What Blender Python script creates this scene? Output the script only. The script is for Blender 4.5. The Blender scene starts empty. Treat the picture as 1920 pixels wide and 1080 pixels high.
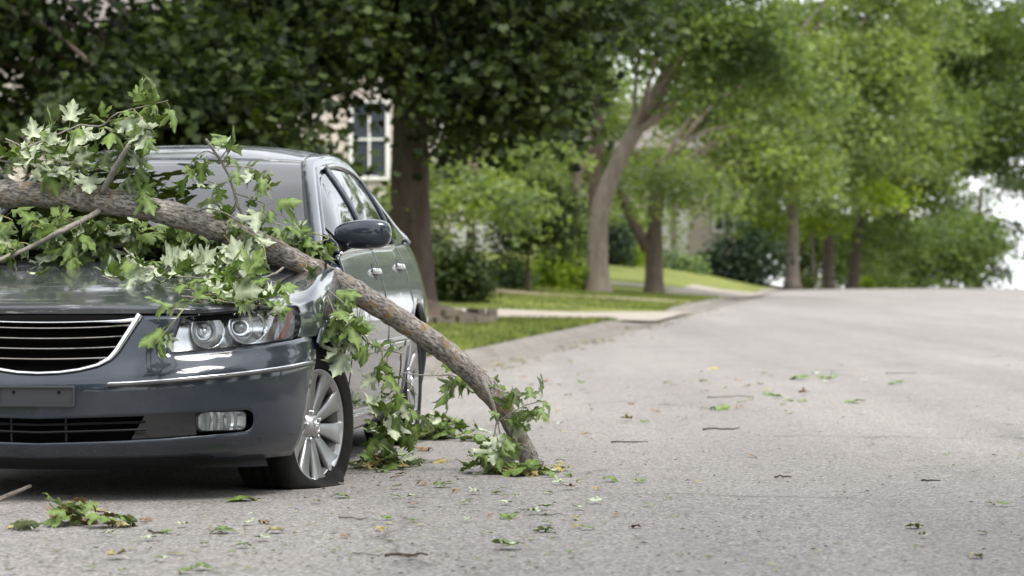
import bpy, bmesh, math, random
import numpy as np
from mathutils import Vector, Matrix

# ------------------------------------------------------------------ camera, sky, sun, exposure
scene = bpy.context.scene
CAM_H = 0.805
F_PX = 5040.0            # focal length in pixels of the 1920 wide photograph
HOR = 536.0              # horizon row of the photograph
cam_data = bpy.data.cameras.new('camera')
cam_data.sensor_width = 36.0
cam_data.lens = F_PX / 1920.0 * 36.0
cam_data.clip_start = 0.1
cam_data.clip_end = 2000.0
cam_data.dof.use_dof = True
cam_data.dof.focus_distance = 10.5
cam_data.dof.aperture_fstop = 4.2
cam = bpy.data.objects.new('camera', cam_data)
scene.collection.objects.link(cam)
cam.location = (0, 0, CAM_H)
cam.rotation_euler = (math.radians(90) - math.atan((540.0 - HOR) / F_PX), 0, 0)
scene.camera = cam

SUN_EL, SUN_AZ = math.radians(58), math.radians(140)   # azimuth measured clockwise from +Y
world = bpy.data.worlds.new('World')
scene.world = world
world.use_nodes = True
wn, wl = world.node_tree.nodes, world.node_tree.links
wn.clear()
w_out = wn.new('ShaderNodeOutputWorld')
w_sky = wn.new('ShaderNodeTexSky')
w_sky.sky_type = 'NISHITA'
w_sky.sun_disc = False
w_sky.sun_elevation = SUN_EL
w_sky.sun_rotation = SUN_AZ
w_bg = wn.new('ShaderNodeBackground')
w_bg.inputs['Strength'].default_value = 0.1
wl.new(w_sky.outputs['Color'], w_bg.inputs['Color'])
w_tc = wn.new('ShaderNodeTexCoord')
w_noise = wn.new('ShaderNodeTexNoise')
w_noise.inputs['Scale'].default_value = 3.2
w_noise.inputs['Detail'].default_value = 6.0
wl.new(w_tc.outputs['Generated'], w_noise.inputs['Vector'])
w_ramp = wn.new('ShaderNodeValToRGB')
w_ramp.color_ramp.elements[0].position = 0.3
w_ramp.color_ramp.elements[0].color = (0.62, 0.65, 0.70, 1)
w_ramp.color_ramp.elements[1].position = 0.65
w_ramp.color_ramp.elements[1].color = (1.0, 1.0, 1.0, 1)
wl.new(w_noise.outputs['Fac'], w_ramp.inputs['Fac'])
w_cloud = wn.new('ShaderNodeBackground')
w_cloud.inputs['Strength'].default_value = 0.85
wl.new(w_ramp.outputs['Color'], w_cloud.inputs['Color'])
w_mix = wn.new('ShaderNodeMixShader')
w_mix.inputs['Fac'].default_value = 0.82      # a broken, mostly closed cloud deck
wl.new(w_bg.outputs['Background'], w_mix.inputs[1])
wl.new(w_cloud.outputs['Background'], w_mix.inputs[2])
wl.new(w_mix.outputs['Shader'], w_out.inputs['Surface'])

sun_data = bpy.data.lights.new('sun', 'SUN')
sun_data.energy = 1.5
sun_data.angle = math.radians(24)
sun_data.color = (1.0, 0.95, 0.87)
sun = bpy.data.objects.new('sun', sun_data)
scene.collection.objects.link(sun)
_sd = Vector((math.sin(SUN_AZ) * math.cos(SUN_EL), math.cos(SUN_AZ) * math.cos(SUN_EL), math.sin(SUN_EL)))
sun.rotation_euler = _sd.to_track_quat('Z', 'Y').to_euler()

scene.view_settings.view_transform = 'Standard'
scene.view_settings.look = 'None'
scene.view_settings.gamma = 1.0
scene.view_settings.use_curve_mapping = False
scene.view_settings.exposure = 1.58
scene.render.engine = 'CYCLES'
scene.cycles.use_denoising = True
scene.cycles.max_bounces = 8
scene.cycles.transparent_max_bounces = 12
scene.cycles.sample_clamp_indirect = 6.0

# ------------------------------------------------------------------ helpers
rng = np.random.default_rng(7)
random.seed(7)
COL = scene.collection


def tag(o, label=None, cat=None, group=None, kind=None):
    if label: o['label'] = label
    if cat: o['category'] = cat
    if group: o['group'] = group
    if kind: o['kind'] = kind
    return o


def empty(name, loc=(0, 0, 0), parent=None):
    o = bpy.data.objects.new(name, None)
    o.empty_display_size = 0.1
    o.location = loc
    COL.objects.link(o)
    if parent: o.parent = parent
    return o


def link_mesh(name, me, parent=None):
    o = bpy.data.objects.new(name, me)
    COL.objects.link(o)
    if parent: o.parent = parent
    return o


def mesh_data(name, verts, faces, mats, smooth=True, mat_idx=None):
    me = bpy.data.meshes.new(name)
    me.from_pydata([tuple(map(float, v)) for v in verts], [], [tuple(int(i) for i in f) for f in faces])
    for m in (mats if isinstance(mats, (list, tuple)) else [mats]):
        me.materials.append(m)
    if smooth:
        me.polygons.foreach_set('use_smooth', [True] * len(me.polygons))
    if mat_idx is not None:
        me.polygons.foreach_set('material_index', list(mat_idx))
    me.update()
    return me


def mk(name, verts, faces, mats, parent=None, smooth=True, mat_idx=None):
    return link_mesh(name, mesh_data(name, verts, faces, mats, smooth, mat_idx), parent)


def fast_mesh(name, V, F, mats, smooth=False, mat_idx=None):
    """V (n,3) array, F (m,k) array of equal sized faces."""
    V = np.asarray(V, dtype=np.float32); F = np.asarray(F, dtype=np.int32)
    me = bpy.data.meshes.new(name)
    m, k = F.shape
    me.vertices.add(len(V)); me.vertices.foreach_set('co', V.ravel())
    me.loops.add(m * k); me.loops.foreach_set('vertex_index', F.ravel())
    me.polygons.add(m)
    me.polygons.foreach_set('loop_start', np.arange(0, m * k, k, dtype=np.int32))
    me.polygons.foreach_set('loop_total', np.full(m, k, dtype=np.int32))
    if smooth: me.polygons.foreach_set('use_smooth', np.ones(m, dtype=bool))
    for mm in (mats if isinstance(mats, (list, tuple)) else [mats]): me.materials.append(mm)
    if mat_idx is not None: me.polygons.foreach_set('material_index', np.asarray(mat_idx, dtype=np.int32))
    me.update(calc_edges=True)
    me.validate()
    return me


def grid_faces(nu, nv, off=0, flip=False):
    f = []
    for i in range(nu - 1):
        for j in range(nv - 1):
            a = off + i * nv + j
            q = (a, a + nv, a + nv + 1, a + 1)
            f.append(q[::-1] if flip else q)
    return f


def orient(verts, faces, ref):
    """flip every face of an open patch so that it looks away from ref"""
    s = 0.0
    V = [Vector(v) for v in verts]
    ref = Vector(ref)
    for f in faces[:: max(1, len(faces) // 60)]:
        a, b, c = V[f[0]], V[f[1]], V[f[2]]
        n = (b - a).cross(c - a)
        s += n.dot((a + b + c) / 3 - ref)
    return [tuple(reversed(f)) for f in faces] if s < 0 else faces


class MB:
    """collects pieces of one mesh"""
    def __init__(self): self.v, self.f, self.mi = [], [], []
    def add(self, v, f, mi=0):
        o = len(self.v); self.v += [tuple(p) for p in v]; self.f += [tuple(i + o for i in q) for q in f]; self.mi += [mi] * len(f)
        return self
    def box(self, c, s, rot=None, mi=0, taper=1.0):
        v = []
        for z in (-1, 1):
            k = taper if z > 0 else 1.0
            for x, y in ((-1, -1), (1, -1), (1, 1), (-1, 1)):
                p = Vector((x * s[0] / 2 * k, y * s[1] / 2 * k, z * s[2] / 2))
                if rot is not None: p = rot @ p
                v.append((p.x + c[0], p.y + c[1], p.z + c[2]))
        return self.add(v, [(3, 2, 1, 0), (4, 5, 6, 7), (0, 1, 5, 4), (1, 2, 6, 5), (2, 3, 7, 6), (3, 0, 4, 7)], mi)
    def build(self, name, mats, parent=None, smooth=False, weld=0.0, bevel=0.0):
        o = mk(name, self.v, self.f, mats, parent, smooth, self.mi)
        if weld:
            bm = bmesh.new(); bm.from_mesh(o.data)
            bmesh.ops.remove_doubles(bm, verts=bm.verts, dist=weld)
            bm.to_mesh(o.data); bm.free()
        if bevel:
            md = o.modifiers.new('bevel', 'BEVEL'); md.width = bevel; md.segments = 2; md.limit_method = 'ANGLE'
        return o


def catmull(P, n):
    """P (k,d) control points -> n points through all of them, uniform in control index"""
    P = np.asarray(P, float); k = len(P)
    t = np.linspace(0, k - 1, n)
    return catmull_at(P, t)


def catmull_at(P, t):
    P = np.asarray(P, float); k = len(P)
    t = np.clip(np.asarray(t, float), 0, k - 1)
    i = np.minimum(t.astype(int), k - 2); f = (t - i)
    Pm = np.concatenate([[2 * P[0] - P[1]], P, [2 * P[-1] - P[-2]]])
    p0, p1, p2, p3 = Pm[i], Pm[i + 1], Pm[i + 2], Pm[i + 3]
    f = f.reshape(f.shape + (1,) * (P.ndim - 1))
    return 0.5 * (2 * p1 + (p2 - p0) * f + (2 * p0 - 5 * p1 + 4 * p2 - p3) * f ** 2 + (3 * p1 - p0 - 3 * p2 + p3) * f ** 3)


def spl(xs, ys):
    """smooth monotone-ish interpolation (pchip)"""
    xs = np.asarray(xs, float); ys = np.asarray(ys, float)
    h = np.diff(xs); d = np.diff(ys) / h
    m = np.zeros(len(xs))
    for i in range(1, len(xs) - 1):
        if d[i - 1] * d[i] > 0:
            w1, w2 = 2 * h[i] + h[i - 1], h[i] + 2 * h[i - 1]
            m[i] = (w1 + w2) / (w1 / d[i - 1] + w2 / d[i])
    m[0], m[-1] = d[0], d[-1]

    def fn(x):
        x = np.asarray(x, float)
        xc = np.clip(x, xs[0], xs[-1])
        i = np.clip(np.searchsorted(xs, xc) - 1, 0, len(xs) - 2)
        t = (xc - xs[i]) / h[i]
        r = ((1 + 2 * t) * (1 - t) ** 2 * ys[i] + t * (1 - t) ** 2 * h[i] * m[i] + t * t * (3 - 2 * t) * ys[i + 1] + t * t * (t - 1) * h[i] * m[i + 1])
        return r
    return fn


def tube(pts, radii, sides=8, cap=True, jitter=0.0, seed=0):
    """tube along a polyline with parallel transported rings"""
    pts = [Vector(p) for p in pts]
    n = len(pts)
    if not hasattr(radii, '__len__'): radii = [radii] * n
    r_ = np.random.default_rng(seed)
    V, F = [], []
    t0 = (pts[1] - pts[0]).normalized()
    up = Vector((0, 0, 1)) if abs(t0.z) < 0.9 else Vector((1, 0, 0))
    nrm = (up - t0 * up.dot(t0)).normalized()
    for i in range(n):
        t = (pts[min(i + 1, n - 1)] - pts[max(i - 1, 0)]).normalized()
        nrm = (nrm - t * nrm.dot(t))
        nrm = nrm.normalized() if nrm.length > 1e-6 else t.orthogonal().normalized()
        b = t.cross(nrm)
        for k in range(sides):
            a = 2 * math.pi * k / sides
            r = radii[i] * (1 + (r_.normal() * jitter if jitter else 0))
            p = pts[i] + (nrm * math.cos(a) + b * math.sin(a)) * r
            V.append((p.x, p.y, p.z))
    for i in range(n - 1):
        for k in range(sides):
            a, b = i * sides + k, i * sides + (k + 1) % sides
            F.append((a, b, b + sides, a + sides))
    if cap:
        F.append(tuple(range(sides))[::-1]); F.append(tuple((n - 1) * sides + k for k in range(sides)))
    return V, F


def lathe_x(profile, n=48, sweep=None):
    """profile list of (r, x): surface of revolution about the X axis"""
    V, F = [], []
    m = len(profile)
    for i in range(n):
        a = 2 * math.pi * i / n
        for r, x in profile:
            V.append((x, r * math.cos(a), r * math.sin(a)))
    for i in range(n):
        for j in range(m - 1):
            a, b = i * m + j, ((i + 1) % n) * m + j
            F.append((a, a + 1, b + 1, b))
    return V, F


def px(u, v, y):
    """point at distance y along the street that the photograph shows at (u, v)"""
    return np.array([(u - 960.0) / F_PX * y, y, CAM_H - (v - HOR) / F_PX * y])


# ------------------------------------------------------------------ materials
def nt(name):
    m = bpy.data.materials.new(name); m.use_nodes = True
    n, l = m.node_tree.nodes, m.node_tree.links
    return m, n, l, n['Principled BSDF']


def ramp(n, l, src, stops):
    r = n.new('ShaderNodeValToRGB')
    e = r.color_ramp.elements
    while len(e) < len(stops): e.new(0.5)
    for q, (p, c) in zip(e, stops):
        q.position = p; q.color = (c[0], c[1], c[2], 1) if hasattr(c, '__len__') else (c, c, c, 1)
    l.new(src, r.inputs['Fac'])
    return r.outputs['Color']


def noise(n, l, scale, detail=4, rough=0.55, vec=None, dist=0.0):
    t = n.new('ShaderNodeTexNoise'); t.inputs['Scale'].default_value = scale; t.inputs['Detail'].default_value = detail
    t.inputs['Roughness'].default_value = rough; t.inputs['Distortion'].default_value = dist
    if vec is not None: l.new(vec, t.inputs['Vector'])
    return t.outputs['Fac']


def mixc(n, l, fac, a, b, mode='MIX'):
    x = n.new('ShaderNodeMix'); x.data_type = 'RGBA'; x.blend_type = mode
    for s, val in ((0, fac), (6, a), (7, b)):
        if isinstance(val, (int, float)): x.inputs[s].default_value = val
        elif isinstance(val, (tuple, list)): x.inputs[s].default_value = (*val[:3], 1)
        else: l.new(val, x.inputs[s])
    return x.outputs[2]


def bump(n, l, h, strength, dist, bsdf, chain=None):
    b = n.new('ShaderNodeBump'); b.inputs['Strength'].default_value = strength; b.inputs['Distance'].default_value = dist
    l.new(h, b.inputs['Height'])
    if chain is not None: l.new(chain, b.inputs['Normal'])
    if bsdf is not None: l.new(b.outputs['Normal'], bsdf.inputs['Normal'])
    return b.outputs['Normal']


def coords(n, kind='Object'):
    return n.new('ShaderNodeTexCoord').outputs[kind]


def world_pos(n):
    return n.new('ShaderNodeNewGeometry').outputs['Position']


def simple(name, col, rough=0.5, metal=0.0, coat=0.0, spec=0.5):
    m, n, l, b = nt(name)
    b.inputs['Base Color'].default_value = (*col, 1); b.inputs['Roughness'].default_value = rough
    b.inputs['Metallic'].default_value = metal; b.inputs['Coat Weight'].default_value = coat
    b.inputs['Specular IOR Level'].default_value = spec
    return m


def mat_asphalt():
    m, n, l, b = nt('asphalt')
    p = world_pos(n)
    v = n.new('ShaderNodeTexVoronoi'); v.inputs['Scale'].default_value = 105; l.new(p, v.inputs['Vector'])
    bw = n.new('ShaderNodeRGBToBW'); l.new(v.outputs['Color'], bw.inputs['Color'])
    stone = ramp(n, l, bw.outputs['Val'], [(0.0, (0.07, 0.066, 0.062)), (0.33, (0.175, 0.163, 0.151)), (0.66, (0.272, 0.254, 0.237)), (1.0, (0.46, 0.43, 0.40))])
    big = ramp(n, l, noise(n, l, 0.55, 5, 0.6, p), [(0.3, 0.92), (0.7, 1.06)])
    mid = ramp(n, l, noise(n, l, 9, 5, 0.7, p), [(0.3, 0.92), (0.7, 1.07)])
    c = mixc(n, l, 1.0, stone, big, 'MULTIPLY'); c = mixc(n, l, 1.0, c, mid, 'MULTIPLY')
    # pinkish dust lanes along the gutter side and grey tar stains
    dust = ramp(n, l, noise(n, l, 1.7, 6, 0.65, p), [(0.5, 0.0), (0.75, 0.5)])
    c = mixc(n, l, dust, c, (0.275, 0.247, 0.225))
    # long wear lanes down the street, old patch edges and fine cracks
    mp = n.new('ShaderNodeMapping'); mp.inputs['Rotation'].default_value = (0, 0, math.radians(8.3)); mp.inputs['Scale'].default_value = (1.0, 0.07, 1); l.new(p, mp.inputs['Vector'])
    c = mixc(n, l, 1.0, c, ramp(n, l, noise(n, l, 1.1, 4, 0.6, mp.outputs['Vector']), [(0.35, 0.88), (0.65, 1.07)]), 'MULTIPLY')
    wv = n.new('ShaderNodeVectorMath'); wv.operation = 'ADD'; wn_ = n.new('ShaderNodeTexNoise'); wn_.inputs['Scale'].default_value = 1.3; wn_.inputs['Detail'].default_value = 6; l.new(p, wn_.inputs['Vector'])
    l.new(p, wv.inputs[0]); l.new(wn_.outputs['Color'], wv.inputs[1])
    cr = n.new('ShaderNodeTexVoronoi'); cr.feature = 'DISTANCE_TO_EDGE'; cr.inputs['Scale'].default_value = 0.27; l.new(wv.outputs['Vector'], cr.inputs['Vector'])
    crack = ramp(n, l, cr.outputs['Distance'], [(0.0, 0.75), (0.0025, 0.45), (0.006, 0.0)])
    crg = ramp(n, l, noise(n, l, 0.8, 3, 0.5, p), [(0.45, 0.0), (0.6, 1.0)])
    c = mixc(n, l, mixc(n, l, 1.0, crack, crg, 'MULTIPLY'), c, (0.07, 0.065, 0.06))
    l.new(c, b.inputs['Base Color'])
    b.inputs['Roughness'].default_value = 0.85
    nb = bump(n, l, v.outputs['Distance'], 0.55, 0.006, None)
    bump(n, l, noise(n, l, 240, 3, 0.6, p), 0.5, 0.003, b, nb)
    return m


def mat_concrete(name, base=(0.34, 0.315, 0.285), dirt=(0.2, 0.175, 0.14)):
    m, n, l, b = nt(name)
    p = world_pos(n)
    c = ramp(n, l, noise(n, l, 3.0, 6, 0.65, p), [(0.3, tuple(x * 0.75 for x in base)), (0.7, tuple(x * 1.12 for x in base))])
    d = ramp(n, l, noise(n, l, 1.1, 6, 0.7, p), [(0.52, 0.0), (0.7, 0.8)])
    c = mixc(n, l, d, c, dirt)
    c = mixc(n, l, 1.0, c, ramp(n, l, noise(n, l, 90, 2, 0.5, p), [(0.2, 0.8), (0.8, 1.15)]), 'MULTIPLY')
    l.new(c, b.inputs['Base Color']); b.inputs['Roughness'].default_value = 0.9
    bump(n, l, noise(n, l, 60, 5, 0.7, p), 0.4, 0.005, b)
    return m


def mat_lawn():
    m, n, l, b = nt('lawn_grass')
    p = world_pos(n)
    c = ramp(n, l, noise(n, l, 0.45, 5, 0.6, p), [(0.3, (0.13, 0.16, 0.042)), (0.7, (0.24, 0.265, 0.08))])
    dry = ramp(n, l, noise(n, l, 0.9, 6, 0.7, p), [(0.56, 0.0), (0.72, 0.55)])
    c = mixc(n, l, dry, c, (0.24, 0.2, 0.11))
    c = mixc(n, l, 1.0, c, ramp(n, l, noise(n, l, 28, 4, 0.7, p), [(0.25, 0.62), (0.75, 1.3)]), 'MULTIPLY')
    l.new(c, b.inputs['Base Color']); b.inputs['Roughness'].default_value = 0.95; b.inputs['Specular IOR Level'].default_value = 0.1
    bump(n, l, noise(n, l, 40, 5, 0.75, p), 1.0, 0.04, b)
    return m


def mat_bark(name, a, c2, scale=7.0, lichen=None, depth=0.02, zstretch=0.22):
    m, n, l, b = nt(name)
    p = coords(n, 'Object')
    mp = n.new('ShaderNodeMapping'); mp.inputs['Scale'].default_value = (1, 1, zstretch); l.new(p, mp.inputs['Vector'])
    h = noise(n, l, scale, 8, 0.72, mp.outputs['Vector'], 0.6)
    c = ramp(n, l, h, [(0.3, a), (0.7, c2)])
    if lichen:
        q = ramp(n, l, noise(n, l, 3.0, 6, 0.7, p), [(0.6, 0.0), (0.68, 0.75)])
        c = mixc(n, l, q, c, lichen)
    l.new(c, b.inputs['Base Color']); b.inputs['Roughness'].default_value = 0.9; b.inputs['Specular IOR Level'].default_value = 0.2
    bump(n, l, h, 0.9, depth, b)
    return m


def mat_leaf(name, dark, light, trans=0.35, gloss=0.3, rough=0.55):
    """leaf: every separate leaf takes its own tone"""
    m, n, l, b = nt(name)
    g = n.new('ShaderNodeNewGeometry')
    c = ramp(n, l, g.outputs['Random Per Island'], [(0.0, dark), (1.0, light)])
    cl = ramp(n, l, noise(n, l, 0.75, 3, 0.6, g.outputs['Position']), [(0.36, (0.60, 0.66, 0.70)), (0.64, (1.45, 1.40, 1.12))])  # uneven leaf colour; lit and shaded boughs are painted in by noise
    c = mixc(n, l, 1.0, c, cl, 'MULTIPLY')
    l.new(c, b.inputs['Base Color']); b.inputs['Roughness'].default_value = rough; b.inputs['Specular IOR Level'].default_value = gloss
    t = n.new('ShaderNodeBsdfTranslucent')
    c2 = mixc(n, l, 1.0, c, (1.5, 1.55, 0.55), 'MULTIPLY')
    l.new(c2, t.inputs['Color'])
    mx = n.new('ShaderNodeMixShader'); mx.inputs['Fac'].default_value = trans
    l.new(b.outputs['BSDF'], mx.inputs[1]); l.new(t.outputs['BSDF'], mx.inputs[2])
    l.new(mx.outputs['Shader'], n['Material Output'].inputs['Surface'])
    return m


def mat_hero_leaf(name, dark, light, trans, rough, spec=0.5, tcol=(1.7, 1.8, 0.45)):
    """maple leaf face with veins and blotches; varies from leaf object to leaf object"""
    m, n, l, b = nt(name)
    oi = n.new('ShaderNodeObjectInfo'); g = n.new('ShaderNodeNewGeometry')
    mth = n.new('ShaderNodeMath'); mth.operation = 'ADD'; l.new(oi.outputs['Random'], mth.inputs[0]); l.new(g.outputs['Random Per Island'], mth.inputs[1])
    fr = n.new('ShaderNodeMath'); fr.operation = 'FRACT'; l.new(mth.outputs[0], fr.inputs[0])
    c = ramp(n, l, fr.outputs[0], [(0.0, dark), (1.0, light)])
    p = coords(n, 'Object')
    c = mixc(n, l, 1.0, c, ramp(n, l, noise(n, l, 45, 4, 0.7, p), [(0.25, 0.72), (0.75, 1.25)]), 'MULTIPLY')
    at = n.new('ShaderNodeAttribute'); at.attribute_name = 'vein'
    vein = ramp(n, l, at.outputs['Fac'], [(0.0, 1.0), (0.06, 0.55), (0.14, 0.0)])
    c = mixc(n, l, vein, c, tuple(min(1, x * 1.7 + 0.03) for x in light))
    l.new(c, b.inputs['Base Color']); b.inputs['Roughness'].default_value = rough; b.inputs['Specular IOR Level'].default_value = spec
    bump(n, l, noise(n, l, 70, 3, 0.6, p), 0.35, 0.002, b)
    t = n.new('ShaderNodeBsdfTranslucent'); l.new(mixc(n, l, 1.0, c, tcol, 'MULTIPLY'), t.inputs['Color'])
    mx = n.new('ShaderNodeMixShader'); mx.inputs['Fac'].default_value = trans
    l.new(b.outputs['BSDF'], mx.inputs[1]); l.new(t.outputs['BSDF'], mx.inputs[2])
    l.new(mx.outputs['Shader'], n['Material Output'].inputs['Surface'])
    return m


def mat_paint(name='car_paint', film0=0.0, film1=0.09, croughness=(0.015, 0.07)):
    m, n, l, b = nt(name)
    p = coords(n, 'Object')
    fl = n.new('ShaderNodeTexVoronoi'); fl.inputs['Scale'].default_value = 900; l.new(p, fl.inputs['Vector'])
    bw = n.new('ShaderNodeRGBToBW'); l.new(fl.outputs['Color'], bw.inputs['Color'])
    c = ramp(n, l, bw.outputs['Val'], [(0.0, (0.009, 0.0135, 0.022)), (1.0, (0.026, 0.036, 0.054))])
    # pale specks of grit and dried drops, thicker where the noise gathers
    sp = n.new('ShaderNodeTexVoronoi'); sp.inputs['Scale'].default_value = 150; l.new(p, sp.inputs['Vector'])
    spot = ramp(n, l, sp.outputs['Distance'], [(0.0, 1.0), (0.14, 1.0), (0.2, 0.0)])
    sb = n.new('ShaderNodeRGBToBW'); l.new(sp.outputs['Color'], sb.inputs['Color'])
    pick = ramp(n, l, sb.outputs['Val'], [(0.72, 0.0), (0.75, 1.0)])
    gather = ramp(n, l, noise(n, l, 4.0, 5, 0.7, p), [(0.48, 0.0), (0.62, 0.6)])
    s = mixc(n, l, 1.0, spot, pick, 'MULTIPLY'); s = mixc(n, l, 1.0, s, gather, 'MULTIPLY')
    c = mixc(n, l, s, c, (0.5, 0.5, 0.48))
    film = ramp(n, l, noise(n, l, 2.2, 6, 0.7, p), [(0.35, film0), (0.8, film1)])
    c = mixc(n, l, film, c, (0.2, 0.195, 0.185))
    if film0 > 0:      # dried run-off and scuffs across the panel
        ms = n.new('ShaderNodeMapping'); ms.inputs['Scale'].default_value = (1.6, 11, 11); l.new(p, ms.inputs['Vector'])
        st = ramp(n, l, noise(n, l, 2.6, 5, 0.65, ms.outputs['Vector']), [(0.60, 0.0), (0.66, 0.5), (0.69, 0.0)])
        c = mixc(n, l, st, c, (0.5, 0.5, 0.5))
    l.new(c, b.inputs['Base Color'])
    b.inputs['Metallic'].default_value = 0.3
    b.inputs['Specular IOR Level'].default_value = 0.2
    b.inputs['Roughness'].default_value = 0.38
    b.inputs['Coat Weight'].default_value = 1.0
    b.inputs['Coat IOR'].default_value = 1.5
    cr = ramp(n, l, noise(n, l, 6.0, 5, 0.7, p), [(0.35, croughness[0]), (0.75, croughness[1])])
    l.new(cr, b.inputs['Coat Roughness'])
    nb = bump(n, l, noise(n, l, 7, 2, 0.5, p), 0.05, 0.01, None)
    l.new(nb, b.inputs['Coat Normal'])
    return m


def mat_glass(name, tint, refl=1.0, ior=1.5):
    m, n, l, b = nt(name)
    n.remove(b)
    tr = n.new('ShaderNodeBsdfTransparent'); tr.inputs['Color'].default_value = (*tint, 1)
    gl = n.new('ShaderNodeBsdfGlossy'); gl.inputs['Roughness'].default_value = 0.01; gl.inputs['Color'].default_value = (refl, refl, refl, 1)
    fr = n.new('ShaderNodeFresnel'); fr.inputs['IOR'].default_value = ior
    mx = n.new('ShaderNodeMixShader')
    l.new(fr.outputs['Fac'], mx.inputs['Fac']); l.new(tr.outputs['BSDF'], mx.inputs[1]); l.new(gl.outputs['BSDF'], mx.inputs[2])
    l.new(mx.outputs['Shader'], n['Material Output'].inputs['Surface'])
    return m


def mat_siding(name, base):
    m, n, l, b = nt(name)
    c = ramp(n, l, noise(n, l, 1.2, 5, 0.6, world_pos(n)), [(0.3, tuple(x * 0.85 for x in base)), (0.7, tuple(min(1, x * 1.08) for x in base))])
    l.new(c, b.inputs['Base Color']); b.inputs['Roughness'].default_value = 0.8
    return m


def mat_limb():
    """bark running along the limb: fibres, dark flecks, ochre worn patches; 'bark' holds along/around coordinates in metres"""
    m, n, l, b = nt('limb_bark')
    at = n.new('ShaderNodeAttribute'); at.attribute_name = 'bark'
    mp = n.new('ShaderNodeMapping'); mp.inputs['Scale'].default_value = (0.4, 1, 1); l.new(at.outputs['Vector'], mp.inputs['Vector'])
    fib = noise(n, l, 105, 6, 0.7, mp.outputs['Vector'], 0.4)
    c = ramp(n, l, fib, [(0.36, (0.07, 0.06, 0.052)), (0.48, (0.27, 0.245, 0.22)), (0.64, (0.56, 0.52, 0.475))])
    big = noise(n, l, 9, 6, 0.7, at.outputs['Vector'])
    c = mixc(n, l, 1.0, c, ramp(n, l, big, [(0.3, 0.62), (0.7, 1.2)]), 'MULTIPLY')
    v = n.new('ShaderNodeTexVoronoi'); v.inputs['Scale'].default_value = 60
    mp2 = n.new('ShaderNodeMapping'); mp2.inputs['Scale'].default_value = (0.5, 1, 1); l.new(at.outputs['Vector'], mp2.inputs['Vector']); l.new(mp2.outputs['Vector'], v.inputs['Vector'])
    fl = ramp(n, l, v.outputs['Distance'], [(0.05, 0.85), (0.22, 0.0)])
    fg = ramp(n, l, noise(n, l, 16, 4, 0.7, at.outputs['Vector']), [(0.5, 0.0), (0.6, 1.0)])
    c = mixc(n, l, mixc(n, l, 1.0, fl, fg, 'MULTIPLY'), c, (0.055, 0.045, 0.04))
    och = ramp(n, l, noise(n, l, 11, 7, 0.75, at.outputs['Vector'], 0.4), [(0.56, 0.0), (0.63, 0.85)])
    c = mixc(n, l, och, c, (0.36, 0.235, 0.085))
    l.new(c, b.inputs['Base Color']); b.inputs['Roughness'].default_value = 0.85; b.inputs['Specular IOR Level'].default_value = 0.25
    nb = bump(n, l, fib, 1.0, 0.013, None)
    bump(n, l, v.outputs['Distance'], 0.4, 0.004, b, nb)
    return m


M = {}
M['asphalt'] = mat_asphalt()
M['concrete'] = mat_concrete('concrete', (0.33, 0.29, 0.245), (0.21, 0.175, 0.135))
M['gutter'] = mat_concrete('gutter_concrete', (0.20, 0.182, 0.16), (0.12, 0.10, 0.075))
M['dirt'] = mat_concrete('bare_earth', (0.30, 0.24, 0.17), (0.2, 0.17, 0.1))
M['mulch'] = mat_concrete('mulch', (0.10, 0.07, 0.05), (0.05, 0.035, 0.025))
M['lawn'] = mat_lawn()
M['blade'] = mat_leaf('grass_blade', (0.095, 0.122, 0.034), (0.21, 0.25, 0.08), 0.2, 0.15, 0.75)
M['bark_dark'] = mat_bark('bark_dark', (0.055, 0.042, 0.032), (0.15, 0.12, 0.095), 9.0)
M['bark_mid'] = mat_bark('bark_mid', (0.13, 0.105, 0.085), (0.30, 0.25, 0.205), 9.0)
M['limb'] = mat_limb()
M['twig'] = mat_bark('twig_bark', (0.16, 0.145, 0.125), (0.33, 0.305, 0.275), 60.0, None, 0.002, 0.8)
M['stem'] = simple('green_stem', (0.26, 0.27, 0.09), 0.6)
M['leaf_dark'] = mat_leaf('leaf_dark', (0.007, 0.014, 0.005), (0.058, 0.084, 0.026), 0.24, 0.2, 0.55)  # wide tone range puts dark crown interior and lit sprays into the colour
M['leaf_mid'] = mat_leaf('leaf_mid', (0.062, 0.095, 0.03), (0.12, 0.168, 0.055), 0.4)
M['leaf_light'] = mat_leaf('leaf_light', (0.11, 0.155, 0.06), (0.20, 0.25, 0.105), 0.45)  # paler greens put the distance haze into the leaf colour
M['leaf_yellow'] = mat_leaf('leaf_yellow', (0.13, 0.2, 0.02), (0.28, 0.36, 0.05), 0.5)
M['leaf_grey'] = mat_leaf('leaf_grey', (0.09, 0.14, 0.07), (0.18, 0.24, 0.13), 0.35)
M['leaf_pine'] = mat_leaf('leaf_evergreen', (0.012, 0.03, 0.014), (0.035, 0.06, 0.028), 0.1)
M['hero_top'] = mat_hero_leaf('maple_leaf_upper', (0.05, 0.085, 0.018), (0.13, 0.19, 0.04), 0.34, 0.45)
M['hero_under'] = mat_hero_leaf('maple_leaf_underside', (0.17, 0.225, 0.12), (0.38, 0.42, 0.30), 0.22, 0.62, 0.4, (0.9, 1.0, 0.35))
M['old_leaf'] = mat_hero_leaf('withered_leaf', (0.16, 0.15, 0.04), (0.29, 0.24, 0.085), 0.15, 0.75, 0.3, (1, 1, .6))
M['brown_leaf'] = mat_hero_leaf('brown_leaf', (0.10, 0.065, 0.035), (0.20, 0.12, 0.06), 0.1, 0.75)
M['paint'] = mat_paint()
M['paint_dusty'] = mat_paint('car_paint_dusty', 0.10, 0.34, (0.05, 0.2))
M['chrome'] = simple('chrome', (0.82, 0.82, 0.83), 0.07, 1.0)
M['alloy'] = simple('alloy', (0.42, 0.42, 0.425), 0.33, 0.85)
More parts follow.
